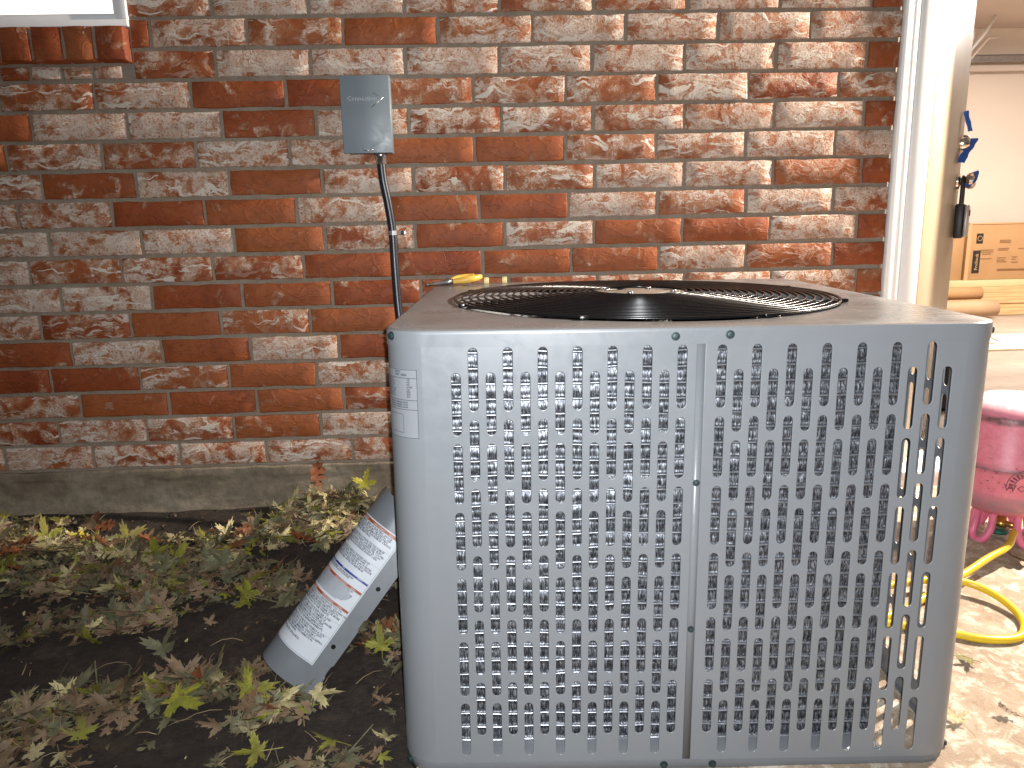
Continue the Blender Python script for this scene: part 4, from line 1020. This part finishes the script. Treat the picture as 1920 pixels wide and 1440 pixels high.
def leaf_geo(kind, seed):
    rnd = random.Random(seed); o = outline(kind, rnd); V = [(0,0,0)]; Fc = []
    c1,c2,c3 = rnd.uniform(-.9,1.3),rnd.uniform(-.6,.9),rnd.uniform(0,6)
    def bend(x,y,e):
        r2_ = x*x+y*y
        return c1*x*x*.55+c2*y*y*.45+.10*math.sin(3*math.atan2(x,y)+c3)*r2_+.05*math.sin(x*9+c3)*e
    n = len(o)
    if kind == 'oak':
        V = [(0,-.9,0)]; V = [(0,y,bend(0,y,0)) for y in (-.7,-.35,0,.35,.7)]
        pts = [(x,y,bend(x,y,1)+abs(x)*.15) for x,y in o]; base = len(V); V += pts
        ys = (-.7,-.35,0,.35,.7)
        def near(y): return min(range(5), key=lambda k: abs(ys[k]-y))
        for i in range(n):
            a,b = near(o[i][1]), near(o[(i+1)%n][1]); Fc.append((base+i, a, base+(i+1)%n))
            if a != b: Fc.append((base+(i+1)%n, a, b))
    else:
        mid = [(x*.5,y*.5,bend(x*.5,y*.5,.3)) for x,y in o]; out = [(x,y,bend(x,y,1)) for x,y in o]
        V = [(0,0,.0)]+mid+out
        for i in range(n):
            j = (i+1)%n; Fc.append((0,1+i,1+j)); Fc.append((1+i,1+n+i,1+n+j)); Fc.append((1+i,1+n+j,1+j))
    # stalk
    b0 = len(V); y0 = -.1 if kind == 'maple' else -.85; L_ = rnd.uniform(.6,1.2) if kind=='maple' else .3; sx = rnd.uniform(-.3,.3)
    for k in range(4):
        t = k/3; V += [(-.016+sx*t*t, y0-L_*t, .05*t+bend(0,y0,0)*(1-t)), (.016+sx*t*t, y0-L_*t, .05*t+bend(0,y0,0)*(1-t)+.02)]
    for k in range(3): q = b0+2*k; Fc.append((q,q+1,q+3)); Fc.append((q,q+3,q+2))
    return V, Fc
VAR = [leaf_geo('maple',i) for i in range(9)]+[leaf_geo('oak',20+i) for i in range(4)]+[leaf_geo('oval',40+i) for i in range(3)]
LM = {}
def leaf_mesh(vi, mi):
    if (vi,mi) not in LM:
        me = bpy.data.meshes.new('leaf'); me.from_pydata(*[VAR[vi][0],[],VAR[vi][1]]); me.materials.append(LEAF[mi]); me.polygons.foreach_set('use_smooth',[True]*len(me.polygons)); LM[(vi,mi)] = me
    return LM[(vi,mi)]
rnd = random.Random(11)
def pick():
    r = rnd.random()
    if r < .34: return rnd.randrange(9), 0
    if r < .60: return rnd.randrange(9), 1
    if r < .74: return rnd.randrange(9), 2
    if r < .90: return rnd.choice([rnd.randrange(9),rnd.randrange(9,16)]), 3
    if r < .975: return rnd.randrange(9,13), 4
    return rnd.randrange(9), 5
# clumps: centre x,y, half sizes, turn, individual leaves, loose bits, heap height
CLUMPS = [(-2.20,-.215,.28,.022,.0,20,120,.008),(-2.38,-.20,.14,.03,.0,9,60,.01),(-1.86,-.20,.10,.03,.0,7,40,.006),(-2.48,-.16,.10,.04,0,10,50,.01),(-2.50,-.10,.22,.05,0,12,60,.01),(-2.42,-.27,.20,.05,.1,12,70,.01),(-1.62,-.07,.13,.060,0,46,260,.060),(-1.70,-.20,.17,.060,0,30,170,.03),
 (-2.22,-.40,.26,.085,.0,38,280,.02),(-1.90,-.42,.20,.07,0,24,170,.02),(-2.05,-.60,.18,.05,.1,18,110,.012),(-1.72,-.50,.14,.05,0,8,80,.01),
 (-2.0,-.92,.20,.065,.45,24,150,.015),(-1.74,-.84,.12,.05,.3,12,70,.010),(-2.10,-1.06,.20,.08,.2,20,110,.012),(-1.58,-.90,.07,.035,.2,8,50,.008),
 (-2.15,-.265,.20,.025,0,16,90,.010),(-1.90,-.30,.10,.02,0,6,30,.004),(-1.42,-.68,.05,.05,0,3,25,.004),(-1.47,-1.05,.12,.03,0,4,25,.0),(-1.36,-.90,.04,.14,0,1,14,0),(-1.42,-.35,.06,.15,0,8,60,.01)]
litter_v, litter_f, litter_m = [], [], []
def place(x,y,h,s):
    z = soil_z(x,y)+h
    tx,ty = rnd.gauss(0,.46),rnd.gauss(0,.46)
    return T((x,y,z)) @ Rot(rnd.uniform(0,2*PI),'Z') @ Rot(tx,'X') @ Rot(ty,'Y') @ Matrix.Scale(s,4)
nl = 0
for (cx,cy,sx,sy,ro,ni,ns_,hh) in CLUMPS:
    for k in range(ni+ns_):
        u,w_ = rnd.gauss(0,.62),rnd.gauss(0,.62); x = cx+math.cos(ro)*u*sx-math.sin(ro)*w_*sy; y = cy+math.sin(ro)*u*sx+math.cos(ro)*w_*sy
        if y > -.035: y = -.035-rnd.uniform(0,.04)
        if x > -1.345: continue
        # keep the strip under the leaning cover's foot clear
        vi,mi = pick()
        if y < -.33:  # beyond the lit wall strip: darker leaves, the ground's shade put into their colour
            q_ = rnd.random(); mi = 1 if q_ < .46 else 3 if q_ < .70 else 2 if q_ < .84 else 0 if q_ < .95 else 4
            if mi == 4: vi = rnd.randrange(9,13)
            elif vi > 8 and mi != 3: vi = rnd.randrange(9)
        h = .006+hh*rnd.random()*math.exp(-u*u-w_*w_)
        if k < ni:
            s = rnd.uniform(.034,.058)*(1.1 if vi<9 else .95)
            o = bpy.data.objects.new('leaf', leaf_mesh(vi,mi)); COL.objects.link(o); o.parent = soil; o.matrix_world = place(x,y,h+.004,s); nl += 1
        else:
            s = rnd.uniform(.012,.040); mt = place(x,y,h*.8,s); b0 = len(litter_v)
            if mi == 5: mi = 0
            if rnd.random() < .35: mi = 3
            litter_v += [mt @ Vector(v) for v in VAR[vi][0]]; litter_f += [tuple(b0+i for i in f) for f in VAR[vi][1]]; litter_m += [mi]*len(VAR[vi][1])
# scattered crumbs over the bare soil
for k in range(260):
    x,y = rnd.uniform(-2.6,-1.35), rnd.uniform(-1.2,-.04); vi = rnd.choice([13,14,15,2,5]); mt = place(x,y,.003,rnd.uniform(.003,.010)); b0 = len(litter_v); mi = rnd.choice([0,3,3,1])
    litter_v += [mt @ Vector(v) for v in VAR[vi][0]]; litter_f += [tuple(b0+i for i in f) for f in VAR[vi][1]]; litter_m += [mi]*len(VAR[vi][1])
me = bpy.data.meshes.new('leaf_litter'); me.from_pydata([tuple(v) for v in litter_v],[],litter_f)
for m_ in LEAF: me.materials.append(m_)
me.polygons.foreach_set('material_index', litter_m); me.polygons.foreach_set('use_smooth',[True]*len(litter_f))
lo = bpy.data.objects.new('leaf_litter', me); COL.objects.link(lo); tag(lo, 'broken dry leaves and crumbs scattered over the soil', 'leaf litter', kind='stuff')
# leaves that can be pointed at
def one(vi, mi, x, y, h, s, rz, rx, ry, label, zf=soil_z):
    o = bpy.data.objects.new('fallen_leaf', leaf_mesh(vi,mi)); COL.objects.link(o); o.matrix_world = T((x,y,zf(x,y)+h)) @ Rot(R(rz),'Z') @ Rot(R(rx),'X') @ Rot(R(ry),'Y') @ Matrix.Scale(s,4); tag(o, label, 'leaf')
one(9,4,-1.675,-.030,.075,.055,20,75,10,'dark rust oak leaf propped upright against the footing above the leaf heap')
one(2,5,-1.535,-.050,.070,.050,-30,70,20,'bright yellow maple leaf propped upright beside the metal cover')
one(4,5,-2.600,-.045,.012,.040,10,30,0,'bright yellow leaf by the footing at the left edge')
one(10,4,-1.66,-.27,.020,.050,80,15,5,'rusty orange oak leaf lying in front of the pale leaf heap')
one(11,4,-1.86,-.28,.015,.045,-60,12,8,'rusty oak leaf left of the heap on bare soil')
one(12,4,-2.08,-.235,.015,.045,100,18,8,'brown oak leaf lying alone on the bare soil near the footing')
one(0,0,-2.26,-.255,.018,.058,115,10,10,'large pale maple leaf with a long stalk on the bare soil strip')
one(6,2,-1.40,-.74,.014,.046,15,35,0,'green and yellow leaf standing between the cover and the unit')
one(3,0,-1.50,-.885,.016,.044,-70,8,12,'pale green maple leaf at the foot of the leaning cover')
one(8,2,-1.45,-1.00,.010,.040,70,6,20,'curled yellow leaf with a straight stalk on the dark soil at the bottom')
gz = lambda x,y: ground_z(x,y)+.003
one(10,4,2.16,2.50,.02,.05,40,20,10,'dry brown leaf on the painted light patch on the garage floor', lambda x,y: -.777)
one(9,3,.13,-.505,.012,.045,60,15,20,'crumpled brown leaf on the concrete beside the tank valve', gz)
one(5,2,-.235,-.86,.008,.030,80,10,0,'small dull yellow leaf on the concrete below the hose loop', gz)
one(7,0,-.36,-1.02,.010,.030,10,12,0,'pale leaf scrap on the concrete near the right foot of the unit', gz)
one(9,3,-.26,-1.01,.010,.022,50,15,0,'small curled brown leaf on the bright concrete', gz)
# stalks, twigs and soil crumbs
sb = bmesh.new()
for k in range(85):
    x,y = rnd.uniform(-2.6,-1.36), rnd.uniform(-1.15,-.05); a = rnd.uniform(0,PI); l_ = rnd.uniform(.02,.075); c_ = rnd.uniform(-.4,.4)
    pts = [(x+math.cos(a+c_*t)*l_*t, y+math.sin(a+c_*t)*l_*t) for t in (0,.35,.7,1)]
    tube(sb, [(p[0],p[1],soil_z(p[0],p[1])+.004+.006*math.sin(i*1.1)) for i,p in enumerate(pts)], rnd.uniform(.0005,.0011), 4)
M['stalk'] = simple('dry_stalk',(.24,.17,.09),.6,0,.3,20)
tag(link_bm('leaf_stalks', sb, M['stalk'], None, 60), 'thin dry leaf stalks and twigs lying over the soil', 'stalks', kind='stuff')
cb_ = bmesh.new()
for k in range(1500):
    x,y = rnd.uniform(-2.65,-1.31), -.01-1.2*rnd.random()**1.2; s_ = rnd.uniform(.0015,.006)*rnd.random()**.5
    bmesh.ops.create_icosphere(cb_, subdivisions=1, radius=s_, matrix=T((x,y,soil_z(x,y)+s_*.3)) @ Rot(rnd.uniform(0,3),'Z') @ Matrix.Diagonal((1.3,.9,.75,1)))
tag(link_bm('soil_crumbs', cb_, M['soil'], None, None), 'small crumbs of dark soil', 'soil crumbs', kind='stuff')
# pale pebbles
pb = bmesh.new()
for k in range(110):
    x,y = rnd.uniform(-2.6,-1.34), rnd.uniform(-1.2,-.04); s = rnd.uniform(.0007,.0022); b0 = len(pb.verts)
    bmesh.ops.create_icosphere(pb, subdivisions=1, radius=s, matrix=T((x,y,soil_z(x,y)+s*.4)) @ Matrix.Diagonal((1.3,1,.7,1)))
tag(link_bm('pebbles', pb, M['pebble'], None, 60), 'tiny pale stones scattered in the dark soil', 'pebbles', kind='stuff')
print('bricks', nb, 'leaves', nl, 'litter tris', len(litter_f))
